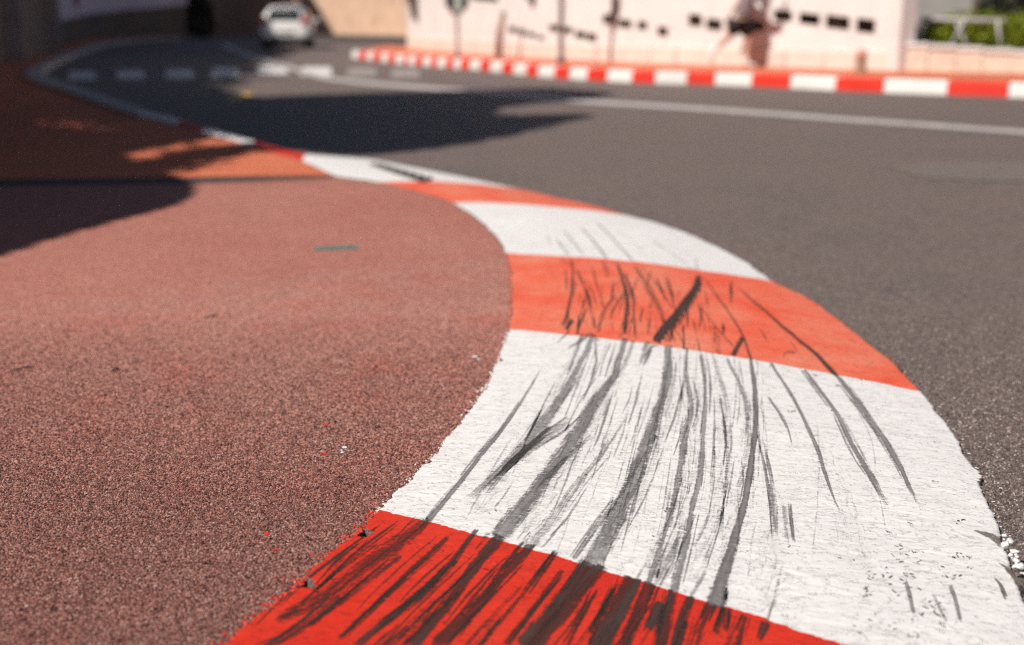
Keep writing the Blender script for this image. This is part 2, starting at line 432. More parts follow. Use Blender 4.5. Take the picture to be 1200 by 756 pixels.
def grid_block(i, a, b, colr, ns, ntt):
    I = inner[(mi[a] if a else 0):mi[b] + 1]; O = outer[(mo[a] if a else 0):mo[b] + 1]
    NF = 400
    I2, O2 = resample(I, NF), resample(O, NF)
    LI = sum((q - p).length for p, q in zip(I, I[1:])); LO = sum((q - p).length for p, q in zip(O, O[1:]))
    verts = np.zeros((ns, ntt, 3))
    def jit(d, t): return (nz(t * 14, d * 7.3) * .006 + nz(t * 60, d * 3.1) * .0055 + nz(t * 160, d * 5.7) * .0045)
    def smp(arr, s):
        x = min(max(s, 0), 1) * (NF - 1); k = min(int(x), NF - 2); p = arr[k].lerp(arr[k + 1], x - k)
        if s < 0: p = arr[0] + (arr[0] - arr[1]) * (-s * (NF - 1))
        if s > 1: p = arr[-1] + (arr[-1] - arr[-2]) * ((s - 1) * (NF - 1))
        return p
    for u in range(ns):
        s = u / (ns - 1)
        li = (smp(I2, s) - smp(O2, s)).length
        sa = i * 3.7 + s * LI
        rough_in = nz(sa * 9, 1.5) * .008 + nz(sa * 34, 2.5) * .005 + nz(sa * 110, 3.5) * .004 + nz(sa * 240, 4.5) * .004
        bite = max(0.0, nz(sa * 15, 9.1) - .22 + .25 * nz(sa * 70, 8.1)) * (.10 if i == 0 else .03)
        sb = i * 3.7 + s * LO
        rough_out = nz(sb * 8, 11.5) * .010 + nz(sb * 23, 12.5) * .005 + nz(sb * 130, 13.5) * .003 + max(0, nz(sb * 5, 14.5) - .2) * nz(sb * 60, 15.5) * .03
        t0, t1 = (rough_in + bite) / li, rough_out / li
        for v in range(ntt):
            t = v / (ntt - 1); te = t0 + t * (1 - t0 - t1)
            j0 = jit(i, t) if i else 0.0; j1 = jit(i + 1, t)
            L = LI * (1 - t) + LO * t
            se = s + (1 - s) * j0 / L + s * j1 / L
            p = smp(I2, se).lerp(smp(O2, se), te)
            x = min(max(te, 0), 1)
            z = ZI * (1 - x) + ZO * x + .022 * math.sin(math.pi * x) ** .9 if 0 < x < 1 else (ZI if x <= 0 else ZO)
            z += .0016 * nz(p.x * 11, p.y * 11) + .0035 * nz(p.x * 2.5, p.y * 2.5, 4)
            verts[u, v] = (p.x, p.y, z)
    # skirts down both sides and ends
    sk_in = verts[:, 0].copy(); sk_in[:, 2] = -.02
    sk_out = verts[:, -1].copy(); sk_out[:, 2] = -.02
    full = np.concatenate([sk_in[:, None], verts, sk_out[:, None]], 1)
    n2 = ntt + 2
    V = full.reshape(-1, 3)
    F_ = [(u * n2 + v, (u + 1) * n2 + v, (u + 1) * n2 + v + 1, u * n2 + v + 1)[::-1] for u in range(ns - 1) for v in range(n2 - 1)]
    return V, F_
res = {0: (460, 220), 1: (460, 220), 2: (300, 200), 3: (150, 140), 4: (90, 90), 5: (70, 60)}
for i, (a, b, colr) in enumerate(blocks):
    ns, ntt = res.get(i, (40, 24))
    V, F_ = grid_block(i, a, b, colr, ns, ntt)
    n0 = sum(len(x) for x in allv); allv.append(V); allf += [tuple(k + n0 for k in f) for f in F_]
    mt = M['white_paint'] if colr == 'white' else (M['red_paint_fresh'] if i == 0 or i > 5 else M['red_paint'])
    ob = mesh_obj(colr + '_block', V, F_, mt, kerb, smooth=True)
    ob.data.materials.append(M['bare'])
    nv = ntt + 1
    ob.data.polygons.foreach_set('material_index', [1 if (f % nv) in (0, nv - 1) else 0 for f in range(len(F_))])
kv = np.concatenate(allv)
bvh = BVHTree.FromPolygons([tuple(v) for v in kv], allf)
def on_kerb(px, py, lift=.0012):
    d = ray(px, py).normalized()
    h, n, k, _ = bvh.ray_cast(Vector((0, 0, CH)), d)
    if h is None:
        h = at(px, py, .03); n = Vector((0, 0, 1))
    if n.z < 0: n = -n
    return h + Vector((0, 0, lift))

# thin pale kerb stone that carries the line on round the bend in the shade
I3 = catmull([at(x, y, .09) for x, y in [(164, 136), (140, 128), (110, 118), (80, 107), (50, 98), (33, 92), (28, 87), (36, 79), (58, 68), (85, 59), (112, 51), (150, 46.5), (210, 44)]], 8)
O3 = catmull([at(x, y, .0) for x, y in [(168, 132), (146, 125), (118, 115), (90, 105), (68, 97.5), (55, 92), (52, 88), (60, 81), (80, 71), (104, 61.5), (132, 53.5), (165, 48.5), (215, 46)]], 8)
kb = empty('kerb', Vector((O3[40].x, O3[40].y, 0)), 'plain pale stone kerb bending through the shade past the crosswalk', 'kerb')
n3 = 26
I3, O3 = resample(I3, n3 + 1), resample(O3, n3 + 1)
for k in range(n3):
    m = MB(); g = .004
    a, b, c, d = I3[k].lerp(I3[k + 1], .01), I3[k].lerp(I3[k + 1], .985), O3[k].lerp(O3[k + 1], .985), O3[k].lerp(O3[k + 1], .01)
    a2, b2 = a.lerp(d, .82), b.lerp(c, .82); a2.z = b2.z = .085
    lo = [Vector((p.x, p.y, -.03)) for p in (a, b, c, d)]
    m.add([a, b, b2, a2, c, d] + lo, [(0, 1, 2, 3), (3, 2, 4, 5), (5, 4, 8, 9), (1, 0, 6, 7), (0, 3, 5, 9, 6), (2, 1, 7, 8, 4)])
    m.build('kerb_stone', M['kerb_stone'], kb)

# ------------------------------------------------------------------ pavements
iA = [p.copy() for p in inner[:mi['F'] - 14]]
edge = resample(iA, 1400)
def jag(k, p, q):
    t = (q - p).normalized(); nrm = Vector((-t.y, t.x, 0))
    s = k * .006
    return p + nrm * (nz(s * 9, 40) * .006 + nz(s * 40, 41) * .006 + nz(s * 120, 42) * .004 + max(0, nz(s * 7, 43) - .18 + .3 * nz(s * 55, 44)) * (.085 if s < 2.2 else .04) - .002)
edge2 = [jag(k, edge[k], edge[min(k + 1, 1399)]) if k < 1399 else edge[k] for k in range(1400)]
far_l = at(-420, 219, .05); far_r = edge2[-1]
ZP = .050
SEAM = [(602, 303), (560, 304.5), (500, 308), (440, 313), (380, 318), (330, 323), (250, 330), (150, 343), (60, 352), (-80, 365), (-420, 390)]
seam = [at(x, y + .8 * nz(x * .13, 5), ZP) for x, y in SEAM]
seam_w = resample(catmull(seam, 10), 220)
seam_w = [p + Vector((0, nz(p.x * 30, 77) * .008 + nz(p.x * 5, 78) * .02, 0)) for p in seam_w]
ks = min(range(1400), key=lambda k: (edge2[k] - seam_w[0]).length)
near_poly = edge2[:ks + 1] + seam_w[1:] + [Vector((-6.5, .2, 0)), Vector((-2.2, .2, 0))]
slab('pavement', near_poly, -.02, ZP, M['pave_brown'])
far_poly = edge2[ks:] + [at(382, 209.5, ZP), at(300, 212.8, ZP), at(215, 215.6, ZP), at(0, 218.5, ZP), far_l] + seam_w[1:][::-1]
slab('pavement', far_poly, -.02, ZP - .001, M['pave'])
# orange pavement beyond the dark strip, a low step higher
ZQ = .054
orange = [at(x, y, ZQ) for x, y in [(388, 205), (353, 188.5), (324, 180.5), (295, 171.5), (267, 163), (235, 155), (206, 146), (188, 141), (163, 136), (140, 128), (110, 118), (80, 107), (50, 98), (33, 92), (28, 87), (36, 79), (58, 68), (85, 59), (112, 51), (150, 46.5), (210, 44)]]
orange += [at(205, 42.5, ZQ), at(104, 45, ZQ), at(45, 58, ZQ), at(-30, 72, ZQ), at(-420, 120, ZQ), at(-420, 208, ZQ), at(0, 209, ZQ), at(215, 207, ZQ), at(300, 205.5, ZQ)]
slab('pavement', orange, -.02, ZQ, M['pave_orange'])
shade_pts = [at(x, y, .04) for x, y in [(392, 205.5), (300, 207.5), (215, 209.5), (0, 211.5), (-420, 211), (-420, 222), (0, 221), (215, 218), (300, 215.5), (384, 212)]]
slab('shade_strip', shade_pts, -.02, .046, M['shade_strip'])  # dark sheet: shade on the step's riser is put into its colour

# crumbs of stone lying in the joint beside the kerb
cr = MB()
for k in range(240):
    j = random.randint(90, 900)
    p = edge2[j] + Vector((random.uniform(-.02, .012), random.uniform(-.012, .012), 0)); p.z = ZP + .001
    cr.blob(p, random.uniform(.0022, .0055), .5, (1, 1, .7), 1, k)
o = cr.build('crumbs', M['pave_brown'], None, True); prop(o, 'loose crumbs of pink stone along the joint between kerb and pavement', 'crumbs', None, 'stuff')

# ------------------------------------------------------------------ tyre marks on the near kerb
BND0 = ([380, 445, 520, 600, 690, 780, 870, 965, 1100], [590, 598, 612.5, 632, 660, 690, 720.5, 752.5, 800])     # white over red, at the bottom
BND1 = ([560, 597, 700, 800, 900, 1000, 1078, 1150], [385, 386, 392, 408, 425.5, 445.5, 458, 470])
BND2 = ([560, 594, 650, 720, 800, 905], [296, 297, 298, 306, 318, 329.5])
def mark(pts, w, den=.6, mat='rubber_white', saw=0.0, jitter=.6, taper=(.12, .12), seed=None, top=None, bot=None):
    P = [Vector((x, y, 0)) for x, y in pts]
    P = catmull(P, 10) if len(P) > 2 else P
    L = sum((b - a).length for a, b in zip(P, P[1:]))
    n = max(6, int(L / 2.2)); P = resample(P, n)
    if not isinstance(w, (list, tuple)): w = [w, w]
    sd = random.random() * 90 if seed is None else seed
    verts, faces, uv, tp, ac = [], [], [], [], []
    NA = 5; dist = 0.0; prev = None
    for k, p in enumerate(P):
        s = k / (n - 1); x = s * (len(w) - 1); a = min(int(x), len(w) - 2); ww = w[a] + (w[a + 1] - w[a]) * (x - a)
        ww *= 1.25 * (1 + .22 * nz(k * .11, sd) + .10 * nz(k * .5, sd))
        t = (P[min(k + 1, n - 1)] - P[max(k - 1, 0)]).normalized(); nr = Vector((-t.y, t.x, 0))
        p = p + nr * (jitter * nz(k * .12, sd + 7))
        c3 = on_kerb(p.x, p.y)
        if prev is not None: dist += (c3 - prev).length
        prev = c3
        row = []
        for j in range(NA):
            f = j / (NA - 1) - .5
            e = f * ww
            if saw and j == 0: e -= saw * ((k % 3) / 2.0)
            q = p + nr * e
            row.append(on_kerb(q.x, q.y, .0012))
        wid = (row[-1] - row[0]).length
        for j in range(NA):
            verts.append(row[j]); uv.append((dist, j / (NA - 1))); ac.append(wid * j / (NA - 1) + sd)
            v_ = min(1, s / max(taper[0], 1e-3), (1 - s) / max(taper[1], 1e-3))
            q = p + nr * ((j / (NA - 1) - .5) * ww)
            if top and q.y < np.interp(q.x, *top) - .6: v_ = 0.0
            if bot and q.y > np.interp(q.x, *bot) + .6: v_ = 0.0
            tp.append(v_)
    for k in range(n - 1):
        for j in range(NA - 1):
            faces.append((k * NA + j, k * NA + j + 1, (k + 1) * NA + j + 1, (k + 1) * NA + j))
    o = mesh_obj('tyre_mark', verts, faces, M[mat], kerb, True)
    ul = o.data.uv_layers.new(name='UVMap')
    for lp in o.data.loops: ul.data[lp.index].uv = uv[lp.vertex_index]
    a1 = o.data.attributes.new('taper', 'FLOAT', 'POINT'); a1.data.foreach_set('value', tp)
    a2 = o.data.attributes.new('across', 'FLOAT', 'POINT'); a2.data.foreach_set('value', ac)
    o['density'] = float(den)
    return o
WHT = [  # marks on the long white block
 ([(641, 421), (615, 464), (590, 501), (563, 534), (539, 565), (508, 603)], [2, 4, 5, 7], .75),
 ([(695, 393), (682, 422), (660, 461), (639, 492), (609, 528), (578, 559), (533, 599)], [6, 9, 15, 12, 8], .62),
 ([(677, 485), (650, 505), (615, 531), (590, 551)], [7, 13, 12, 6], .5),
 ([(652, 500), (602, 541), (563, 585)], [5, 7, 3], .62),
 ([(733, 396), (724, 425), (719, 443), (697, 472), (679, 504), (657, 534), (633, 568), (606, 602), (588, 627)], [6, 9, 15, 18, 17, 20, 26], .70),
 ([(700, 505), (672, 530), (640, 560), (618, 588)], [4, 6, 5], .6),
 ([(720, 452), (703, 507), (692, 532)], [3, 4, 2], .65),
 ([(747, 473), (727, 500), (708, 528), (676, 569), (649, 606), (626, 634)], [2, 6, 9, 16, 22], .50),
 ([(783, 409), (781, 447), (772, 478), (758, 519), (736, 578), (708, 633), (694, 664)], [9, 12, 15, 20, 24, 28], .68),
 ([(768, 510), (727, 578), (674, 653)], [5, 7, 7], .50),
 ([(805, 410), (804, 440), (810, 478), (803, 505), (798, 541), (788, 594), (775, 638), (760, 684)], [4, 6, 10, 8, 8, 8, 7], .62),
 ([(822, 420), (826, 450), (825, 492), (820, 560), (811, 594), (803, 638), (789, 692)], [4, 6, 7, 8, 10, 12], .66),
 ([(812, 588), (788, 648), (768, 686)], [8, 14, 10], .46),
 ([(880, 427), (885, 460), (885, 495), (882, 531), (876, 571), (870, 598), (860, 633), (848, 672), (838, 707)], [4, 6, 7, 8, 10, 14, 28], .82),
 ([(868, 443), (877, 474), (875, 531), (861, 580)], [4, 6, 5], .42),
 ([(855, 428), (870, 460), (875, 487), (873, 525)], [4, 6, 4], .55),
 ([(834, 415), (848, 460), (855, 514), (852, 555), (840, 610), (820, 660)], [5, 8, 6, 3], .44),
 ([(844, 458), (852, 531), (845, 612), (842, 655)], [3, 4, 4], .50),
 ([(895, 458), (920, 496), (930, 527)], [2, 4, 2], .68),
 ([(906, 430), (933, 473), (956, 523), (970, 565), (985, 606)], [3, 4, 5, 3], .72),
 ([(945, 437), (978, 482), (1002, 528), (1022, 562), (1046, 603)], [3, 5, 7, 8], .74),
 ([(985, 445), (1019, 491), (1047, 533), (1064, 567), (1079, 602)], [6, 7, 7, 4], .76),
 ([(893, 511), (905, 571), (911, 640)], [3, 7, 9], .58),
 ([(918, 586), (920, 612), (923, 640)], [7, 12, 8], .45),
 ([(690, 391), (676, 402), (660, 412)], [4, 5, 2], .6), ([(682, 393), (672, 420), (662, 444)], [4, 5, 2], .55),
 ([(698, 402), (697, 431), (685, 465), (676, 480)], [3, 4, 2], .6), ([(664, 391), (650, 405)], [4, 2], .55),
 ([(760, 402), (753, 418), (748, 432)], [10, 9, 4], .55), ([(742, 398), (735, 420), (720, 450)], [5, 6, 4], .5),
 ([(800, 560), (783, 610), (745, 680)], [3, 4, 4], .46), ([(836, 590), (818, 632), (806, 650)], [3, 6, 3], .5),
 ([(832, 660), (815, 690), (806, 706)], [5, 6, 5], .5), ([(914, 668), (908, 700), (900, 728)], [3, 5, 4], .5),
 ([(955, 480), (960, 530), (958, 590)], [2, 3, 2], .38), ([(1090, 690), (1112, 735)], [4, 5], .55),
 ([(1060, 676), (1066, 700), (1072, 726)], [4, 6, 4], .75), ([(1112, 682), (1120, 706), (1126, 732)], [5, 6, 5], .78),
 ([(960, 560), (956, 610), (951, 660)], [2, 3, 2], .4), ([(888, 600), (880, 640), (876, 690)], [2, 3, 2], .4),
 ([(600, 640), (620, 615)], [4, 6], .4), ([(575, 600), (592, 580), (604, 560)], [3, 3, 2], .5),
]
for p, w, d in WHT:
    end = p[-1]; nearb = end[1] > np.interp(end[0], *BND0) - 14; st_ = p[0][1] < np.interp(p[0][0], *BND1) + 14
    if nearb:
        a = Vector((*p[-2], 0)); b = Vector((*end, 0)); e_ = b + (b - a).normalized() * 16; p = p + [(e_.x, e_.y)]
    if st_:
        a = Vector((*p[1], 0)); b = Vector((*p[0], 0)); e_ = b + (b - a).normalized() * 10; p = [(e_.x, e_.y)] + p
    mark(p, w, d, top=BND1, bot=BND0, taper=(.03 if st_ else .22, .02 if nearb else .22))
    if max(w) > 6:                                       # ragged side streaks that run along the broad ones
        for q in range(3):
            sd = random.choice((-1, 1)) * random.uniform(.5, 1.0) * max(w); k0 = random.randint(0, max(0, len(p) - 3))
            sub = [(x + sd * .8, y + random.uniform(-4, 4)) for x, y in p[k0:k0 + 3]]
            mark(sub, [1, random.uniform(2, 4.5), 1], random.uniform(.42, .66), top=BND1, bot=BND0)
for q in range(80):                                      # fine scratches along the same sweep
    x0 = random.gauss(770, 90); y0 = random.uniform(395, 570); k = (x0 - 840) / 330
    ln = random.uniform(40, 130)
    mark([(x0, y0), (x0 + k * ln * .45, y0 + ln * .5), (x0 + k * ln * .75 - 6, y0 + ln)], [1.2, random.uniform(1.6, 4.2), 1.2], random.uniform(.3, .55), top=BND1, bot=BND0)
for p, w, d in [([(690, 400), (650, 470), (600, 545), (550, 606)], [20, 34, 30], .30), ([(735, 405), (700, 480), (640, 570), (600, 622)], [22, 36, 40], .34), ([(790, 415), (775, 500), (735, 590), (700, 652)], [24, 34, 44], .34),
                ([(815, 420), (810, 520), (790, 610), (765, 676)], [22, 34, 40], .32), ([(870, 430), (880, 520), (862, 620), (838, 700)], [20, 30, 36], .30), ([(840, 425), (848, 520), (835, 610), (806, 688)], [20, 30, 34], .28), ([(950, 500), (985, 580), (1010, 660)], [30, 44, 40], .22), ([(900, 600), (905, 660), (890, 720)], [30, 44, 40], .26)]:
    mark(p, w, d, top=BND1, bot=BND0, taper=(.15, .05))
RED2 = [  # marks on the second red block
 ([(819, 321), (814.5, 338), (802, 357), (790, 373), (778, 386), (766, 402)], [6, 7.5, 9, 9.5, 9.5, 9], 1.1, 3.4),
 ([(823, 323), (819, 341), (808, 360), (797, 377), (786, 390), (776, 403)], [2, 6, 9, 9, 7, 6], .52, 0),
 ([(667, 299), (671, 315), (670, 338), (666, 362), (658, 386)], [3, 5, 5, 7], .72, 0), ([(672, 374), (662, 387)], [7, 5], .85, 0),
 ([(655, 302), (668, 312)], [8, 8], .4, 0), ([(673, 312), (685, 336), (692, 359), (698, 389)], [4, 6, 6, 5], .66, 0),
 ([(692, 308), (701, 338), (708, 364)], [3, 4, 3], .64, 0), ([(722, 345), (708, 366), (700, 391)], [5, 8, 6], .62, 0),
 ([(706, 304), (714, 326)], [8, 11], .5, 0), ([(722, 304), (733, 341), (735, 364), (731, 394)], [4, 6, 8, 6], .85, 0),
 ([(729, 315), (741, 350), (744, 397)], [3, 4, 4], .7, 0), ([(741, 307), (762, 341), (774, 364), (778, 384)], [5, 10, 12, 8], .58, 0),
 ([(748, 309), (770, 335), (790, 365)], [3, 4, 3], .55, 0), ([(762, 352), (760, 394)], [5, 5], .55, 0), ([(778, 318), (785, 360)], [7, 5], .36, 0),
 ([(822, 322), (842, 350), (860, 375), (872, 398), (882, 428)], [2, 3, 3, 5], .78, 0), ([(801, 380), (801, 411)], [3, 4], .85, 0),
 ([(815, 352), (836, 380), (862, 410)], [2, 3, 3], .62, 0), ([(871, 394), (858, 418)], [8, 9], .85, 0), ([(812, 372), (820, 414)], [5, 4], .5, 0),
 ([(836, 378), (842, 418)], [14, 16], .45, 0), ([(862, 335), (900, 368), (934, 397), (957, 416), (974, 434), (986, 447)], [2, 3, 5, 6, 7], .9, 0),
 ([(919, 412), (935, 414)], [4, 4], .6, 0), ([(920, 412), (917, 421)], [3, 3], .6, 0), ([(640, 305), (652, 330), (655, 352)], [5, 3, 2], .35, 0),
 ([(880, 345), (920, 392), (940, 420)], [2, 2, 2], .4, 0), ([(752, 330), (766, 360), (770, 395)], [2, 3, 3], .5, 0),
 ([(715, 352), (719, 392)], [3, 4], .4, 0), ([(690, 340), (682, 365), (690, 388)], [3, 4, 3], .45, 0), ([(792, 372), (784, 402)], [4, 6], .7, 0),
 ([(985, 405), (1030, 432)], [16, 18], .22, 0), ([(950, 395), (1010, 440)], [14, 14], .16, 0),
]
for p, w, d, sw in RED2:
    if not sw: w = [x * .82 for x in w] if isinstance(w, list) else w * .82
    mark(p, w, d * (1 if sw else .78), 'rubber_red', sw, taper=(.10, .08), top=BND2, bot=BND1)
for q in range(46):
    x0 = random.gauss(745, 65); y0 = random.uniform(305, 370) + (x0 - 700) * .12; ln = random.uniform(15, 45); k = random.uniform(-.6, .6)
    mark([(x0, y0), (x0 + k * ln * .6, y0 + ln * .5), (x0 + k * ln, y0 + ln)], [1.4, random.uniform(2, 4.5), 1.4], random.uniform(.3, .66), 'rubber_red', top=BND2, bot=BND1)
for p, w, d in [([(652, 280), (667, 300)], 3, .5), ([(658, 268), (672, 284), (684, 300)], [2, 3, 3], .5), ([(679, 264), (697, 285), (713, 306)], [2, 3, 4], .55),
                ([(696, 257), (722, 284), (744, 309)], [2, 3, 4], .5), ([(720, 265), (750, 292), (772, 313)], [2, 2, 2], .35), ([(760, 280), (800, 306), (818, 320)], [2, 2, 3], .4), ([(640, 272), (646, 290)], 4, .35), ([(815, 300), (818, 320)], [4, 5], .4)]:
    mark(p, w, d)
RED0 = [
 ([(508, 603), (470, 634), (442, 653), (406, 680), (374, 702), (318, 730)], [10, 22, 28, 24, 22, 14], .70),
 ([(588, 627), (566, 652), (552, 670), (525, 707), (500, 739), (480, 762)], [20, 15, 13, 14, 15], .92),
 ([(626, 634), (598, 665), (562, 707), (525, 743), (505, 760)], [14, 12, 13, 18], .95),
 ([(695, 662), (662, 707), (630, 743), (612, 764)], [34, 32, 32, 34], .98),
 ([(526, 628), (474, 675), (430, 718), (392, 752)], [6, 8, 7, 5], .78), ([(557, 622), (507, 684), (433, 743), (412, 764)], [7, 8, 9, 9], .82),
 ([(535, 656), (487, 698), (440, 736)], [8, 9, 6], .7), ([(470, 650), (420, 690), (360, 735)], [8, 10, 6], .66), ([(545, 690), (500, 730), (470, 760)], [6, 7, 6], .62),
 ([(610, 640), (570, 690), (530, 730)], [5, 6, 5], .68), ([(650, 650), (610, 700), (560, 760)], [5, 7, 6], .76), ([(660, 668), (625, 712), (590, 760)], [7, 8, 7], .8),
 ([(740, 680), (716, 728), (698, 764)], [26, 28, 30], .98), ([(761, 686), (747, 721), (728, 764)], [16, 18, 20], 1.0), ([(775, 705), (758, 738)], [13, 14], .95),
 ([(788, 694), (780, 728), (772, 764)], [12, 16, 18], .95), ([(806, 702), (793, 735), (787, 764)], [10, 9, 8], .9), ([(804, 726), (792, 764)], [8, 12], .85),
 ([(836, 706), (824, 730), (814, 764)], [20, 8, 8], .78), ([(850, 708), (838, 745)], [6, 7], .65), ([(853, 718), (851, 742)], [6, 7], .8), ([(874, 722), (866, 748), (860, 768)], [4, 8, 9], .8),
 ([(896, 734), (890, 752)], [5, 6], .6), ([(700, 690), (678, 730), (660, 764)], [5, 7, 6], .6), ([(675, 668), (640, 716)], [5, 6], .6), ([(720, 690), (690, 745)], [8, 8], .75),
 ([(430, 632), (400, 655), (370, 690)], [8, 9, 6], .35), ([(400, 700), (350, 738), (300, 764)], [14, 14, 10], .62), ([(480, 735), (440, 764)], [12, 14], .6), ([(590, 720), (556, 762)], [6, 8], .6),
]
for p, w, d in RED0:
    a = Vector((*p[1], 0)); b = Vector((*p[0], 0)); yb = np.interp(b.x, *BND0)
    if b.y < yb + 14:
        e_ = b + (b - a).normalized() * 22; p = [(e_.x, e_.y)] + p
    mark(p, [x * .9 for x in w], d * .80, 'rubber_red', taper=(.02, .06), top=BND0)
    for q in range(3):                                   # dry-brushed streaks either side
        sd = random.uniform(-1, 1) * max(w) * .9; k0 = random.randint(0, max(0, len(p) - 3))
        mark([(x + sd, y + random.uniform(-5, 5)) for x, y in p[k0:k0 + 3]], [1, random.uniform(2, 6), 1], random.uniform(.4, .72), 'rubber_red', top=BND0)
for q in range(55):
    x0 = random.uniform(430, 900); yd = 598 + (x0 - 445) * .296; y0 = yd + random.uniform(-6, 40); ln = random.uniform(60, 150); k = -1.25 + (x0 - 445) / 430 * .9
    mark([(x0, y0), (x0 + k * ln * .6, y0 + ln * .55), (x0 + k * ln, y0 + ln)], [1.5, random.uniform(2, 5), 1.5], random.uniform(.35, .66), 'rubber_red', top=BND0)

# bare chips in the paint of the white block, joined (nobody could count them)
def flake(mb, px, py, sx, sy, ang, lift=.0018):
    n = 9; c = []
    for k in range(n):
        a = 2 * math.pi * k / n; r_ = random.uniform(.45, 1.0)
        dx, dy = math.cos(a) * sx * r_, math.sin(a) * sy * r_
        q = on_kerb(px + dx * math.cos(ang) - dy * math.sin(ang), py + dx * math.sin(ang) + dy * math.cos(ang), lift); c.append(q)
    mb.add(c, [tuple(range(n))])
ch = MB()
for k in range(60):                                      # little clusters of broken dashes
    px = random.gauss(1062, 40); py = random.gauss(684, 36)
    if py < 590 or py > 765 or px > 1150 or px < 950: continue
    for j in range(random.randint(1, 4)):
        flake(ch, px + random.gauss(0, 3.5), py + random.gauss(0, 2.0), random.uniform(.8, 5.0), random.uniform(.3, .9), random.gauss(.3, .35))
for k in range(75):
    py = random.uniform(395, 760); f = random.random()
    li = np.interp(py, [386, 455, 525, 598, 760], [600, 570, 517, 450, 1000]); ri = np.interp(py, [458, 528, 625, 760], [1070, 1120, 1165, 1215])
    px = li + 8 + (ri - li - 16) * f
    if py > 598 + (px - 445) * .296 - 5: continue
    for j in range(random.randint(1, 3)): flake(ch, px + random.gauss(0, 2.5), py + random.gauss(0, 1.2), random.uniform(.5, 2.4), random.uniform(.25, .7), random.gauss(.2, .3))
o = ch.build('paint_chips', M['chip'], kerb); o['kind'] = 'stuff'
# bare wedges where the paint has come off at the road edge, and lumps of paint-covered stone
def tri_patch(pts):
    P = catmull([Vector((x, y, 0)) for x, y in pts + pts[:1]], 8)[:-1]
    P = [on_kerb(p.x + 2.2 * nz(p.x * .35, p.y * .35), p.y + 1.6 * nz(p.x * .4, p.y * .4, 3), .0016) for p in P]
    c = sum(P, Vector()) / len(P)
    mesh_obj('bare_patch', P + [c], [(i, (i + 1) % len(P), len(P)) for i in range(len(P))], M['bare'], kerb)
for p_, w_ in (([(1138, 621), (1150, 625), (1164, 632), (1176, 642)], [1, 4, 6, 8]), ([(1150, 623), (1166, 629), (1176, 636)], [1, 3, 5]), ([(1168, 659), (1180, 666), (1192, 679)], [1, 5, 7]), ([(1175, 664), (1188, 676), (1198, 690)], [2, 6, 8]), ([(1164, 676), (1172, 686), (1180, 702)], [1, 5, 3]), ([(1172, 690), (1179, 704)], [2, 3])):
    mark(p_, w_, .70, 'bare_smear', taper=(.2, .2))
for k in range(20):
    t = random.random() ** .7
    px = 1174 + 27 * t + random.uniform(-5, 4); py = 627 + 46 * t + random.uniform(-7, 6)
    p = on_kerb(px, py, .003); p.z = max(p.z, .010)
    MB().blob(p - Vector((0, 0, .002)), random.choice((.003, .004, .005, .006, .0095)), .9, (1, random.uniform(.7, 1), random.uniform(.55, .8)), 2, k * 3.1).build('paint_lump', M['paint_lump'], kerb, True)
# paint that ran over the stones along the pavement edge
for a_, b_, mt, cnt, sp_ in ((0, mi['A'], 'red_speck', 800, .011), (mi['A'], mi['B'], 'paint_lump', 240, .006), (mi['B'], mi['C'], 'red_speck', 160, .006)):
    mb = MB(); seg = resample(inner[a_:b_ + 1], 900); sd = a_ * .37
    for k in range(cnt):
        j = random.randrange(899); p = seg[j]; t_ = (seg[j + 1] - seg[j]).normalized(); nr = Vector((-t_.y, t_.x, 0))
        w_ = sp_ * max(.15, 1 + 2.2 * nz(j * .05, sd))
        c = p + nr * abs(random.gauss(0, w_)); c.z = ZP + random.uniform(-.001, .0015)
        mb.blob(c, random.uniform(.0016, .0042), .6, (1.2, 1.0, .7), 1, k * 1.7)
    o = mb.build('painted_grains', M[mt], kerb, True); o['kind'] = 'stuff'
# specks of paint spilt on the road and the pavement
def specks(mat, lst, n, z, sp, name):
    mb = MB()
    for k in range(n):
        a, b = random.choice(lst); t = random.random()
        px = a[0] + (b[0] - a[0]) * t + abs(random.gauss(0, sp)); py = a[1] + (b[1] - a[1]) * t + random.gauss(0, sp * .4)
        c = at(px, py, z); s_ = random.uniform(.001, .0045); nn = 7
        mb.add([c + Vector((math.cos(6.28 * j / nn) * s_ * random.uniform(.5, 1.3), math.sin(6.28 * j / nn) * s_ * random.uniform(.5, 1.6), 0)) for j in range(nn)], [tuple(range(nn))])
    o = mb.build(name, mat, kerb); o['kind'] = 'stuff'
specks(M['red_speck'], [((910, 330), (985, 374)), ((985, 374), (1078, 455))], 45, .004, 5, 'paint_specks')
specks(M['paint_lump'], [((1085, 462), (1130, 528)), ((1130, 528), (1172, 622))], 26, .004, 5, 'paint_specks')

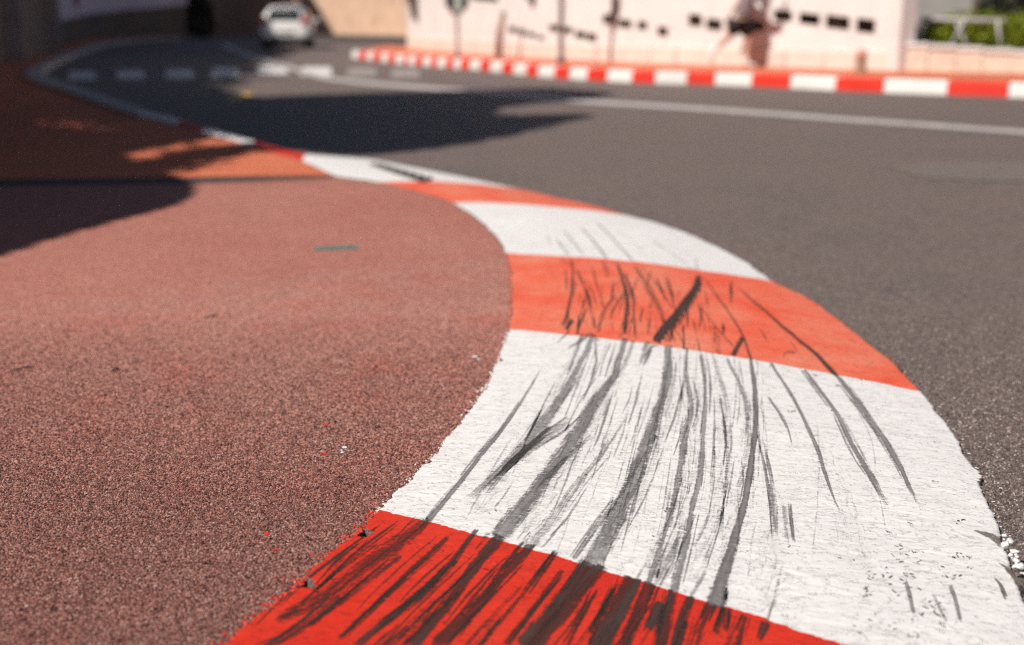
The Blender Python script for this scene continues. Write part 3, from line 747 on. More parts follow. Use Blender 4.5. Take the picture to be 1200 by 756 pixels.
# ------------------------------------------------------------------ small things on the pink pavement
def strip(name, a, b, wid, hgt, mat, z):
    pa, pb = at(*a, z), at(*b, z); d = pb - pa; rz = math.atan2(d.y, d.x); c = (pa + pb) / 2
    return c, d.length, rz
c, L, rz = strip('', (368, 292.5), (420, 290.5), 0, 0, None, ZP)
st = empty('plastic_strip', Vector((c.x, c.y, ZP)), 'thin teal plastic strip lying alone on the pink pavement', 'plastic strip')
mb = MB(); mb.box((c.x, c.y, ZP + .004), (L, .030, .008), rz); mb.build('rail', M['teal'], st, False, .003)
mb = MB(); mb.box((c.x - .004, c.y, ZP + .0078), (L * .93, .011, .004), rz); mb.build('insert', M['teal_dark'], st, False, .001)
for k, (a, b, r_, lb) in enumerate([((239, 373), (255, 370), .008, 'dark curled bark chip, the farthest bit of litter towards the teal strip'),
                                 ((129, 436), (140, 432), .009, 'short dark bark chip lying towards the bottom of the pink pavement'),
                                 ((174, 400), (182, 398), .006, 'tiny dark twig between two larger bark chips'),
                                 ((12, 436), (38, 430), .008, 'long broken dark twig by the left edge of the pavement')]):
    pa, pb = at(*a, ZP + .005), at(*b, ZP + .005); mid = (pa + pb) / 2 + Vector((0, .006, .004))
    o = MB().tube([pa, pa.lerp(mid, .6) + Vector((0, .004, 0)), mid, pb.lerp(mid, .5), pb], [r_ * .15, r_ * .45, r_ * .3, r_ * .5, r_ * .12], 7).build('twig', M['twig'], None, True)
    prop(o, lb, 'twig', None, 'thing')
def spot(cx, cy, rx, ry, mat, n=12):
    c = at(cx, cy, ZP + .002)
    vs = []
    for j in range(n):
        q = at(cx + rx * math.cos(6.283 * j / n) * random.uniform(.4, 1), cy + ry * math.sin(6.283 * j / n) * random.uniform(.4, 1), ZP + .002); vs.append(q)
    return vs
pav = bpy.data.objects['pavement']
for cx, cy, rx, ry, mt in [(381, 497, 4, 2, 'red_speck'), (381, 532, 9, 1.8, 'red_speck'), (313, 626, 4, 3, 'red_speck'), (404, 524, 5, 2, 'paint_lump'), (401, 530, 3, 1.5, 'paint_lump'), (98, 571, 2.5, 1.6, 'red_speck'), (322, 644, 3, 2, 'red_speck'), (557, 418, 5, 1.5, 'paint_lump'), (400, 527.5, 2, 1, 'paint_lump'), (408, 528, 2, 1, 'paint_lump'), (561, 421, 2, 1, 'paint_lump')]:
    vs = spot(cx, cy, rx, ry, None); mesh_obj('paint_spot', vs, [tuple(range(len(vs)))], M[mt], pav)

# drain grate in the far white block
gr = empty('drain_grate', at(474, 204, .03), 'dark iron drain slot set in the white paint of the striped kerb', 'drain')
q = [on_kerb(x, y, .004) for x, y in [(431, 193), (447, 194), (509, 211), (495, 214.5)]]
mesh_obj('slot', q, [(0, 1, 2, 3)], M['iron'], gr)
for k in range(7):
    t = .06 + k * .147
    a, b = q[0].lerp(q[3], t), q[1].lerp(q[2], t)
    MB().tube([a + Vector((0, 0, .004)), b + Vector((0, 0, .004))], .012, 6).build('bar', M['iron'], gr)

# ------------------------------------------------------------------ road markings (children of the road)
def quad(name, pts, mat, z=.004): return mesh_obj(name, [at(x, y, z) for x, y in pts], [tuple(range(len(pts)))[::-1]], mat, road)
for cx, cy, w in [(96, 88.5, 31), (153, 87.5, 32), (210, 86.5, 32), (264, 85, 32), (319, 81.5, 34), (371, 83.5, 35), (424, 84.5, 34), (475, 86, 32)]:
    quad('crosswalk_stripe', [(cx - w / 2 + 1, cy - 5), (cx + w / 2 - 1, cy - 5), (cx + w / 2 + 1, cy + 5), (cx - w / 2 - 1, cy + 5)], M['stripe'] if cx < 400 else M['stripe_worn'])
def line(pts, th, mat=M['line'], z=.008):
    C = catmull([Vector((x, y, 0)) for x, y in pts], 8)
    up = [at(p.x, p.y - th / 2, z) for p in C]; dn = [at(p.x, p.y + th / 2, z) for p in C]
    n = len(C)
    mesh_obj('road_line', up + dn, [(i, n + i, n + i + 1, i + 1) for i in range(n - 1)], mat, road)
line([(262, 52), (285, 62), (305, 70), (340, 79), (375, 90), (410, 95), (450, 99), (520, 104.5), (600, 110.5), (660, 116.5), (700, 120), (800, 126), (900, 133), (1000, 140.5), (1100, 147.5), (1300, 162)], 4.5)
quad('yellow_mark', [(264, 116), (288, 108), (298, 111), (272, 119)], M['yellow'], .005)
pp = [(1040, 196), (1090, 192), (1150, 190), (1300, 190), (1300, 214), (1150, 212), (1080, 208)]
quad('road_patch', pp, M['road_light'], .004)

# ------------------------------------------------------------------ far red and white kerb on the right, with its pavement
FK = [(412, 68), (430, 70), (447, 72), (464, 74), (490, 76.5), (520, 78.8), (568, 82.5), (594, 85.5), (622, 88.5), (657, 91.5), (698, 94.3), (755, 97.2), (820, 99), (903, 102), (1010, 107.3), (1145, 112.5), (1300, 118)]
fk = catmull([at(x, y, 0) for x, y in FK], 10)
bx = [412, 420, 429, 437, 446, 454, 463, 472.5, 478, 486, 495, 504, 512, 522, 531, 539, 550, 562, 574, 587.5, 601, 616, 630, 649, 667, 687.5, 711, 740, 767, 804, 837, 880, 925.5, 978.5, 1035, 1109, 1181, 1290]
def proj_x(p): 
    d = p - Vector((0, 0, CH)); return 600 + F * d.x / (d.y * CP - d.z * SP)
fk_d = resample(fk, 3000); xs = [proj_x(p) for p in fk_d]
fkerb = empty('kerb', Vector((fk_d[1500].x, fk_d[1500].y, 0)), 'red and white block kerb along the foot of the white wall across the road', 'kerb')
KH, KW = .20, .26
def fpt(x):
    k = int(np.clip(np.searchsorted(xs, x), 1, 2998)); t = (fk_d[k + 1] - fk_d[k - 1]).normalized()
    return fk_d[k], Vector((-t.y, t.x, 0))               # normal points away from the road
kerb_back = []
for i in range(len(bx) - 1):
    colr = 'white' if i % 2 == 0 else 'red'
    m = MB(); n = 4 if i > 14 else 1; sec = []
    for k in range(n + 1):
        x = bx[i] + (bx[i + 1] - bx[i]) * (k / n)
        p, nr = fpt(x)
        if nr.dot(Vector((0, 0, 0)) - p) > 0: nr = -nr
        if i == 0 or k: kerb_back.append(p + nr * KW)
        g = (.004 if k == 0 else (-.004 if k == n else 0)); tt = Vector((nr.y, -nr.x, 0)); p = p + tt * g
        sec.append([Vector((p.x, p.y, -.02)), Vector((p.x, p.y, KH - .03)) + nr * .012, Vector((p.x, p.y, KH)) + nr * .045, Vector((p.x, p.y, KH)) + nr * KW, Vector((p.x, p.y, -.02)) + nr * KW])
    vs = [v for s_ in sec for v in s_]; fs = []
    for k in range(n):
        for j in range(5):
            fs.append((k * 5 + j, k * 5 + (j + 1) % 5, (k + 1) * 5 + (j + 1) % 5, (k + 1) * 5 + j))
    fs += [(0, 1, 2, 3, 4)[::-1], tuple(n * 5 + j for j in range(5))]
    m.add(vs, fs); m.build(colr + '_block', M['far_' + colr], fkerb)

# wall base line (on the raised pavement, z = .19)
WB = [(440, 53.5), (478, 57), (520, 60.5), (560, 63.5), (600, 66.3), (640, 69), (700, 72), (740, 73.6), (800, 75.6), (920, 79.3), (1050, 83), (1200, 86), (1330, 88.5)]
wb = {}
WBc = catmull([at(x, y, .19) for x, y in WB], 10); WBd = resample(WBc, 3000); wxs = [proj_x(p) for p in WBd]
def wpt(x):
    k = int(np.clip(np.searchsorted(wxs, x), 1, 2998)); t = (WBd[k + 1] - WBd[k - 1]).normalized()
    n_ = Vector((-t.y, t.x, 0))
    if n_.y < 0: n_ = -n_
    return WBd[k], n_                                     # normal points into the wall
back = [p for p in kerb_back]
front = [WBd[k] + Vector((0, 0, 0)) for k in range(0, 3000, 60)] + [WBd[-1]]
slab('pavement', back + [p + Vector((.3, .6, 0)) for p in front[::-1]], -.02, KH - .008, M['pave_orange'])

# ------------------------------------------------------------------ white wall with sloping rows of openings
wall = empty('white_wall', wpt(760)[0], 'tall white rendered wall with sloping rows of small dark openings behind the far kerb', 'wall')
WH, WT = 3.4, .45
wz0 = .17
def pxz(x, y):                                           # height on the wall face seen at pixel (x, y)
    p, n_ = wpt(x)
    return at_y(x, y, p.y).z
groups_ = [  # (x start, x end, [(centre x, centre y, width px, height px)])
 (478, 596, [(575, -1.5, 15, 6), (560, -3, 14, 6)]),
 (596, 641, [(600, 35, 8, 7), (611, 37.5, 8, 7), (622, 41, 8, 6), (633, 44.5, 7, 5)]),
 (641, 705, [(650, 33, 12, 7), (665, 35.5, 10, 7), (680, 41, 11, 8), (693, 44, 10, 9)]),
 (705, 793, [(712, 23, 12, 10), (731, 28, 14, 9), (751, 30, 10, 9), (775, 37, 11, 10)]),
 (793, 902, [(813, 24, 14, 13), (835, 29, 16, 12), (862, 30, 16, 12), (887, 31, 12, 9)]),
 (902, 1058, [(914, 18.5, 19, 12), (945, 22.5, 22, 12), (978, 26.5, 25, 14), (1011, 30.5, 20, 15)]),
]
niches = []
for gi, (xa, xb, ops) in enumerate(groups_):
    ops = sorted((a_, b_ , c_ * 1.1, d_ * 1.12) for a_, b_, c_, d_ in ops)
    m = MB(); step = .012 * (gi % 2)
    def P(x, z, d=0.0):
        p, n_ = wpt(x); q = p + n_ * (d + step); q.z = z; return q
    cols = [xa]
    for (cx, cy, w, h_) in ops: cols += [cx - w / 2, cx + w / 2]
    cols.append(xb)
    cols = [max(xa, min(xb, c)) for c in cols]
    for k in range(len(cols) - 1):
        a, b = cols[k], cols[k + 1]
        if b - a < .2: continue
        if k % 2 == 0:
            ns = max(1, int((b - a) / 25))
            for j in range(ns):
                u, v = a + (b - a) * j / ns, a + (b - a) * (j + 1) / ns
                m.add([P(u, wz0), P(v, wz0), P(v, WH), P(u, WH)], [(0, 1, 2, 3)])
        else:
            cx, cy, w, h_ = ops[k // 2]; sl = .12 * w / 2
            zl0, zr0 = pxz(a, cy + h_ / 2 - sl), pxz(b, cy + h_ / 2 + sl); zl1, zr1 = pxz(a, cy - h_ / 2 - sl), pxz(b, cy - h_ / 2 + sl)
            m.add([P(a, wz0), P(b, wz0), P(b, zr0), P(a, zl0)], [(0, 1, 2, 3)])
            m.add([P(a, zl1), P(b, zr1), P(b, WH), P(a, WH)], [(0, 1, 2, 3)])
            f = [P(a, zl0), P(b, zr0), P(b, zr1), P(a, zl1)]; g = [P(a, zl0, .28), P(b, zr0, .28), P(b, zr1, .28), P(a, zl1, .28)]
            o = mesh_obj('opening', f + g, [(0, 1, 5, 4), (1, 2, 6, 5), (2, 3, 7, 6), (3, 0, 4, 7), (4, 5, 6, 7)], M['opening'], wall)
            niches.append((gi, k // 2, (f[0] + f[1]) / 2 + (g[0] - f[0]) * .45, (f[1] - f[0]).length, zl1 - zl0))
    # top, ends and back so that the wall has real thickness
    m.add([P(xa, WH), P(xb, WH), P(xb, WH, WT), P(xa, WH, WT), P(xa, wz0, WT), P(xb, wz0, WT), P(xa, wz0), P(xb, wz0)], [(0, 1, 2, 3), (3, 2, 5, 4), (0, 3, 4, 6), (2, 1, 7, 5)])
    m.build('wall_panel', M['wall'], wall)
    cp = MB(); L = [P(xa, 0, -.05), P(xb, 0, -.05), P(xb, 0, WT + .05), P(xa, 0, WT + .05)]
    cp.add([Vector((q.x, q.y, WH + .003)) for q in L] + [Vector((q.x, q.y, WH + .12)) for q in L], [(3, 2, 1, 0), (4, 5, 6, 7), (0, 1, 5, 4), (1, 2, 6, 5), (2, 3, 7, 6), (3, 0, 4, 7)])
    cp.build('coping', M['wall'], wall)
# lower wall band standing proud; warm bounce off the pavement put into its cream
for xa, xb in [(478, 596), (596, 700), (700, 793), (793, 920), (920, 1058)]:
    m = MB(); n = 3
    for j in range(n):
        u, v = xa + (xb - xa) * j / n + .2, xa + (xb - xa) * (j + 1) / n - .2
        if j == n - 1: v -= .6
        (p, n1), (q, n2) = wpt(u), wpt(v)
        zt = .52
        A = [p - n1 * .03, q - n2 * .03]
        m.add([(A[0].x, A[0].y, wz0), (A[1].x, A[1].y, wz0), (A[1].x, A[1].y, zt), (A[0].x, A[0].y, zt), (p.x, p.y, zt + .02), (q.x, q.y, zt + .02)], [(0, 1, 2, 3), (3, 2, 5, 4)])
    m.build('bounce_band', M['bounce_band'], wall)
# gate pillar at the right end of the white wall
p, n_ = wpt(1054)
pl = empty('gate_pillar', Vector((p.x, p.y, .17)), 'square white pillar ending the tall wall beside the low garden wall', 'pillar')
MB().box((p.x, p.y + .12, 1.75), (.36, .42, 3.2), .4).build('shaft', M['wall'], pl, False, .015)
MB().box((p.x, p.y + .12, 3.42), (.46, .52, .14), .4).build('cap', M['wall'], pl, False, .015)

# ------------------------------------------------------------------ foliage helper
def leaves(name, pts, size, mat, parent=None, flat=0.0):
    pts = np.asarray(pts); n = len(pts)
    a = rng.normal(size=(n, 3)); a[:, 2] *= (1 - flat); a /= np.linalg.norm(a, axis=1)[:, None]
    b = rng.normal(size=(n, 3)); b -= (b * a).sum(1)[:, None] * a; b /= np.linalg.norm(b, axis=1)[:, None]
    s_ = (size * rng.uniform(.6, 1.35, n))[:, None]
    v = np.stack([pts - a * s_, pts + b * s_ * .42, pts + a * s_, pts - b * s_ * .42], 1).reshape(-1, 3)
    f = [(4 * i, 4 * i + 1, 4 * i + 2, 4 * i + 3) for i in range(n)]
    return mesh_obj(name, v, f, mat, parent)
def cloud(c, r3, n, fill=.5):
    d = rng.normal(size=(n, 3)); d /= np.linalg.norm(d, axis=1)[:, None]
    r_ = (fill + (1 - fill) * rng.random(n)) ** (1 / 2.0)
    d = d * r_[:, None] * (1 + .25 * np.array([nz(*(x * 2.2)) for x in d]))[:, None]
    return np.array(c)[None] + d * np.array(r3)[None]
TUFT = {(5, 0): 'dry brown tuft in the wall opening just right of the walking person', (5, 2): 'dry brown tuft in the last but one opening before the gate pillar',
        (4, 0): 'dry brown tuft in the second opening left of the walking person', (4, 1): 'dry brown tuft in the first opening left of the walking person',
        (3, 0): 'dry brown tuft in the opening behind the mauve creeper between post and person', (3, 1): 'dry brown tuft in the opening just right of that mauve creeper',
        (3, 3): 'dry brown tuft in the lowest opening midway between mauve creeper and person', (2, 0): 'dry brown tuft in the opening just left of the tall thin post',
        (2, 3): 'dry brown tuft in the second lone opening right of the tall thin post', (1, 1): 'dry brown tuft in a small opening near the short leaning post'}
for (gi, k, c, w, h_) in niches:
    if (gi, k) in ((5, 0), (5, 2), (4, 0), (4, 1), (3, 0), (3, 1), (2, 0), (2, 3), (3, 3), (1, 1)):
        o = leaves('dry_tuft', cloud((c.x, c.y, c.z + h_ * .35), (w * .4, .1, h_ * .5), 60), .05, M['leaf_dry'])
        prop(o, TUFT[(gi, k)], 'plant', 'dry tufts in the wall openings', 'thing')
# mauve blooming creepers hanging on the wall
def creeper(x, ytop, ybot, wpx, lean, lb):
    p, n_ = wpt(x); zt, zb = pxz(x, ytop), pxz(x, ybot); k = (p.y) / F
    root = empty('creeper', Vector((p.x, p.y - .05, zb)), lb, 'creeper')
    pts = []
    for j in range(520):
        t = random.random(); w = wpx * k * (.35 + .65 * t) / 2
        pts.append((p.x + lean * k * t + random.gauss(0, w * .55), p.y - .12 + random.gauss(0, .05), zb + (zt - zb) * t + random.gauss(0, .03)))
    leaves('foliage', pts, .05, M['leaf_mauve'], root)
    MB().tube([(p.x, p.y - .06, zb), (p.x + lean * k * .5, p.y - .1, (zb + zt) / 2), (p.x + lean * k, p.y - .08, zt)], [.008, .015, .02], 6).build('stem', M['bark'], root)
creeper(714, -22, 28, 15, 16, 'mauve creeper hanging in front of the wall openings left of the walking person')
creeper(488, -12, 22, 17, -6, 'dark mauve creeper hanging down the corner end of the white wall')
creeper(622, -20, 1, 20, 4, 'mauve creeper hanging high between the sign and the tall pole')

# low garden wall with hedge, rail and building behind
gw = empty('garden_wall', wpt(1130)[0], 'low cream stone garden wall below the green hedge', 'wall')
GX = [1056, 1086, 1118, 1150, 1184, 1225, 1280, 1325]
for i in range(len(GX) - 1):
    (p, n1), (q, n2) = wpt(GX[i] + .3), wpt(GX[i + 1] - .3)
    zt0, zt1 = pxz(GX[i], np.interp(GX[i], [1056, 1200], [48.5, 59])), pxz(GX[i + 1], np.interp(GX[i + 1], [1056, 1200], [48.5, 59]))
    zt = (zt0 + zt1) / 2 - .08
    d = .012 * (i % 2)
    A, B, C_, D = p + n1 * d, q + n2 * d, q + n2 * .4, p + n1 * .4
    L = [A, B, C_, D]
    MB().add([(v.x, v.y, .17) for v in L] + [(v.x, v.y, zt) for v in L], [(3, 2, 1, 0), (4, 5, 6, 7), (0, 1, 5, 4), (1, 2, 6, 5), (2, 3, 7, 6), (3, 0, 4, 7)]).build('stone_block', M['wall_low'], gw, False, .012)
    L = [p - n1 * .03, q - n2 * .03, C_ + n2 * .03, D + n1 * .03]
    MB().add([(v.x, v.y, zt + .002) for v in L] + [(v.x, v.y, zt + .07) for v in L], [(3, 2, 1, 0), (4, 5, 6, 7), (0, 1, 5, 4), (1, 2, 6, 5), (2, 3, 7, 6), (3, 0, 4, 7)]).build('coping', M['wall'], gw, False, .01)
p0, n0 = wpt(1130)
zt_g = pxz(1130, 54)
# raised garden ground behind
gpoly = [wpt(1056)[0] + wpt(1056)[1] * .4, wpt(1190)[0] + wpt(1190)[1] * .4, wpt(1325)[0] + wpt(1325)[1] * .4, Vector((26, 30, 0)), Vector((14, 40, 0)), Vector((9, 32, 0))]
slab('garden_ground', gpoly, 0, zt_g - .12, M['bark'])
hedge = empty('hedge', wpt(1150)[0] + wpt(1150)[1] * 1.0 + Vector((0, 0, .4)), 'bright green hedge above the low garden wall at the right', 'hedge')
pts = []
for x in np.linspace(1050, 1320, 76):
    p, n_ = wpt(x); c = p + n_ * 1.0
    hh = np.interp(x, [1050, 1066, 1100, 1320], [.20, .46, .60, .68]) * random.uniform(.85, 1.1)
    zb = zt_g - .1
    pts.append(cloud((c.x, c.y, zb + hh * .5), (.22, .38, hh * .6), 150, .3))
leaves('foliage', np.concatenate(pts), .05, M['leaf_lawn'], hedge)
stm = MB()
for x in np.linspace(1110, 1310, 14):
    p, n_ = wpt(x); c = p + n_ * 1.0; stm.tube([(c.x, c.y, zt_g - .12), (c.x + .03, c.y, zt_g + .1)], [.015, .008], 5)
stm.build('stems', M['bark'], hedge)
# white rail with crossed legs
def gy(x, d): p, n_ = wpt(x); return p + n_ * d
ra, rb = gy(1062, .62), gy(1168, .62)
za = at_y(1062, 22, ra.y).z; zbb = at_y(1168, 24, rb.y).z
rail = empty('rail', (ra + rb) / 2, 'white garden rail on crossed legs in front of the hedge', 'rail')
MB().tube([(ra.x, ra.y, za), (rb.x, rb.y, zbb)], .036, 8).build('top_rail', M['white_rail'], rail, True)
for xa, xb in [(1100, 1122), (1128, 1106), (1064, 1064), (1166, 1158)]:
    a, b = gy(xa, .62), gy(xb, .66 if xa == 1128 else .60)
    t1 = at_y(xb, 17 if xa in (1100,) else 23, b.y).z
    MB().tube([(a.x, a.y, zt_g - .12), (b.x, b.y, t1)], .026, 8).build('leg', M['white_rail'], rail, True)
# grey building and dark tree behind the garden
gb = empty('grey_building', (9.6, 31, 0), 'grey building standing behind the hedge and rail', 'building')
MB().box((11.6, 34, 4.5), (6.0, 6, 9), -.35).build('wall', M['grey_wall'], gb)
MB().box((11.6, 34, 9.08), (6.5, 6.5, .14), -.35).build('roof', M['stone_mauve'], gb)
cs, sn = math.cos(-.35), math.sin(-.35)
for fl in range(3):
    for k in range(3):
        lx, ly = -1.9 + 1.9 * k, -3.02
        c = Vector((11.6 + lx * cs - ly * sn, 34 + lx * sn + ly * cs, 3.1 + 2.4 * fl))
        w = MB().box(c, (1.0, .10, 1.4), -.35).build('window', M['white_rail'], gb)
        MB().box(c + Vector((.06 * sn, -.06 * cs, 0)), (.8, .06, 1.2), -.35).build('pane', M['pane'], w)

# ------------------------------------------------------------------ trees
def trunk(root, base, top, r0, r1, limbs):
    mb = MB(); base, top = Vector(base), Vector(top)
    mid = base.lerp(top, .5) + Vector((.12, -.08, 0))
    mb.tube([base, base.lerp(mid, .3), mid, top], [r0 * 1.25, r0, (r0 + r1) / 2, r1], 10)
    for l_ in limbs: mb.tube([top - Vector((0, 0, .5)), top.lerp(Vector(l_), .5) + Vector((0, 0, .15)), l_], [r1 * .8, r1 * .5, r1 * .2], 7)
    mb.build('trunk', M['bark'], root, True)
def tree(base, h, cr, n, lsize, mat, lb, group=None, name='tree'):
    root = empty(name, base, lb, 'tree', group)
    b = Vector(base); c = b + Vector((0, 0, h - cr * .6))
    cl = []
    for k in range(9):
        d = Vector((random.gauss(0, 1), random.gauss(0, 1), random.gauss(0, .7))).normalized() * cr * random.uniform(.3, .85)
        q = c + d; r_ = cr * random.uniform(.3, .5); cl.append((q, r_))
    leaves('crown', np.concatenate([cloud(q, (r_, r_, r_ * .8), n // 9, .3) for q, r_ in cl]), lsize, mat, root)
    trunk(root, b, c - Vector((0, 0, cr * .3)), cr * .09, cr * .05, [q for q, r_ in cl[:5]])
tree((11.6, 25.6, zt_g - .12), 4.6, 1.7, 4200, .12, M['leaf_dark'], 'dark bushy tree behind the green hedge at the right', None, 'garden_tree')
tree((9.3, 26.6, zt_g - .12), 3.9, 1.2, 2000, .12, M['leaf_dark'], 'dark small tree between the hedge and the grey building', None, 'garden_tree')
# low dark shrubs just behind the hedge
for x, r_ in ((1135, .55), (1165, .7), (1192, .85)):
    c = gy(x, 2.6)
    root = empty('shrub', (c.x, c.y, zt_g - .12), {1135: 'dark shrub behind the white rail, nearest the pillar', 1165: 'dark shrub behind the end of the white rail', 1192: 'tall dark shrub behind the hedge at the right edge'}[x], 'shrub')
    leaves('foliage', cloud((c.x, c.y, zt_g + r_ * .75), (r_ * .62, r_ * .62, r_), 1500, .2), .08, M['leaf_dark'], root)
    MB().tube([(c.x, c.y, zt_g - .12), (c.x, c.y, zt_g + .5)], [.04, .02], 6).build('stem', M['bark'], root)

# ------------------------------------------------------------------ left and far walls
def wall_run(name, px, h, th, mat, lb, cat='wall', piece='wall_panel', zb=0.0, gaps=.0, into=None):
    P = [at(x, y, zb) for x, y in px]
    root = empty(name, Vector((P[0].x, P[0].y, zb)), lb, cat)
    for i in range(len(P) - 1):
        a, b = P[i], P[i + 1]; t = (b - a).normalized(); n_ = Vector((-t.y, t.x, 0))
        if n_.dot(a) < 0: n_ = -n_                        # into the wall: away from the camera
        d = .02 * (i % 2)
        hh = h + .0 * i
        L = [a + n_ * d, b + n_ * d, b + n_ * (th + d), a + n_ * (th + d)]
        MB().add([(v.x, v.y, zb - .05) for v in L] + [(v.x, v.y, hh) for v in L], [(3, 2, 1, 0), (4, 5, 6, 7), (0, 1, 5, 4), (1, 2, 6, 5), (2, 3, 7, 6), (3, 0, 4, 7)]).build(piece, mat, root)
    return root, P
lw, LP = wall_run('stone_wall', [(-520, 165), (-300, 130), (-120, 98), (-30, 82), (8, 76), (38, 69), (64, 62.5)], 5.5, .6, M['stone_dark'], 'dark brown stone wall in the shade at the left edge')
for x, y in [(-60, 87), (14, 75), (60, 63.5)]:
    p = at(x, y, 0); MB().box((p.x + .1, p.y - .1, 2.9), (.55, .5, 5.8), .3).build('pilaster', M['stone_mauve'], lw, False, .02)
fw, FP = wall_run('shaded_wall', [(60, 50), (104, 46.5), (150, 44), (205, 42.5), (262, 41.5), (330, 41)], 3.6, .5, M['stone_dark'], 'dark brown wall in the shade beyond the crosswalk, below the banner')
pw, PP = wall_run('peach_wall', [(330, 39), (356, 39.6), (400, 40.4), (440, 41.3), (486, 42.3)], 3.8, .5, M['peach'], 'sunlit peach wall at the far end of the road behind the car')
mb = MB(); p = at(270, 41.3, 0); q = at(330, 40.8, 0)
t = (q - p).normalized(); n_ = Vector((t.y, -t.x, 0))
L = [p + n_ * .06, q + n_ * .06, q + n_ * .01, p + n_ * .01]
mb.add([(v.x, v.y, 0.0) for v in L] + [(v.x, v.y, 3.55) for v in L], [(3, 2, 1, 0), (4, 5, 6, 7), (0, 1, 5, 4), (1, 2, 6, 5), (2, 3, 7, 6), (3, 0, 4, 7)])
mb.build('render_panel', M['stone_mauve'], fw)
# low kerb below the peach wall, its shade put into the dark colour
kl = [at(x, y, .0) for x, y in [(366, 47.5), (474, 49.5)]]
o = slab('shade_strip', [kl[0], kl[1], kl[1] + Vector((0, 6, 0)), kl[0] + Vector((0, 8, 0))], -.02, .12, M['shade_strip'])
pp_ = at(340, 42, 0)
gp = empty('gate_pillar', Vector((pp_.x, pp_.y, 0)), 'peach pillar with brown edges rising behind the white car', 'pillar')
MB().box((pp_.x, pp_.y, 1.7), (1.0, .6, 3.4)).build('shaft', M['peach'], gp, False, .03)
for s_ in (-1, 1): MB().box((pp_.x + s_ * .56, pp_.y - .02, 1.7), (.13, .5, 3.4)).build('edging', M['post'], gp)
# banner on the shaded wall: white cloth with a red emblem fragment
ban = empty('banner', at(150, 44, 0), 'pale mauve banner with a red emblem hung along the shaded wall', 'banner')
bl = [(64, 50.0, 26), (104, 46.5, 17), (150, 44, 11.5), (205, 42.5, 7.5), (246, 41.8, 3.5)]
bot, top_ = [], []
for x, yb, yy in bl:
    p = at(x, yb, 0); d = Vector((p.x, p.y, 0)).normalized()
    q = at_y(x, yy, (p - d * .25).y); bot.append(q); top_.append(q + Vector((0, 0, 1.6)))
bk = [v + Vector((0, .03, 0)) for v in bot + top_]
n = len(bot)
mesh_obj('cloth', bot + top_ + bk, [(i, i + 1, n + i + 1, n + i) for i in range(n - 1)] + [(2 * n + i, 3 * n + i, 3 * n + i + 1, 2 * n + i + 1) for i in range(n - 1)] + [(i, 2 * n + i, 2 * n + i + 1, i + 1) for i in range(n - 1)] + [(n + i, n + i + 1, 3 * n + i + 1, 3 * n + i) for i in range(n - 1)] + [(0, n, 3 * n, 2 * n), (n - 1, 3 * n - 1, 4 * n - 1, 2 * n - 1)], M['banner'], ban)
e = []
for j in range(14):
    a = 6.283 * j / 14
    y0 = np.interp(88, [64, 104], [bot[0].y, bot[1].y])
    e.append(at_y(88 + 6.5 * math.cos(a) * (1 if math.sin(a) > 0 else .8), -1 + 10 * math.sin(a), y0) + Vector((.0, -.06, 0)))
mesh_obj('emblem', e, [tuple(range(14))], M['banner_red'], ban)
# dark cypress in front of the far shaded wall
p = at(240, 44, 0)
cy = empty('cypress', Vector((p.x, p.y - .8, 0)), 'dark narrow cypress against the far shaded wall', 'tree')
pts = []
for k in range(2600):
    t = random.random(); r_ = .85 * (1 - t) ** .7 * min(1, t * 8 + .5)
    a = random.random() * 6.283; rr = r_ * math.sqrt(random.uniform(.3, 1))
    pts.append((p.x + math.cos(a) * rr, p.y - .8 + math.sin(a) * rr,   .08 + 4.8 * t))
leaves('crown', pts, .13, M['leaf_dark'], cy)
MB().tube([(p.x, p.y - .8, 0), (p.x, p.y - .8, 3.5)], [.12, .04], 8).build('trunk', M['bark'], cy, True)

# ------------------------------------------------------------------ posts, sign and bollard on the far pavement
def base_at(x, y): return at(x, y, KH - .008)
b = base_at(657.5, 74.5)
po = empty('lamp_post', b, 'tall thin brown-grey post standing behind the far kerb', 'lamp post')
MB().lathe(b, [(.085, 0), (.085, .12), (.06, .16), (.055, 1.2), (.045, 4.6)], 12).build('pole', M['pole'], po, True)
MB().tube([b + Vector((0, 0, 4.55)), b + Vector((-.1, -.2, 4.85)), b + Vector((-.4, -.8, 5.0))], [.04, .035, .03], 8).build('arm', M['pole'], po, True)
MB().box(b + Vector((-.5, -1.0, 4.98)), (.22, .55, .1), -.45, .8).build('lantern', M['sign_dark'], po, False, .02)
b = base_at(536, 66.5)
so = empty('sign_post', b, 'dark framed sign with a pale green middle on a grey post', 'sign')
pm = b.y / F
MB().lathe(b, [(.07, 0), (.07, .1), (.045, .13), (.045, 1.05)], 10).build('post', M['pole'], so, True)
zt, zb_ = 2.2, at_y(536, 27, b.y).z
MB().box(b + Vector((0, .03, (zb_ + zt) / 2)), (11 * pm, .06, zt - zb_)).build('panel', M['sign_pale'], so, False, .008)
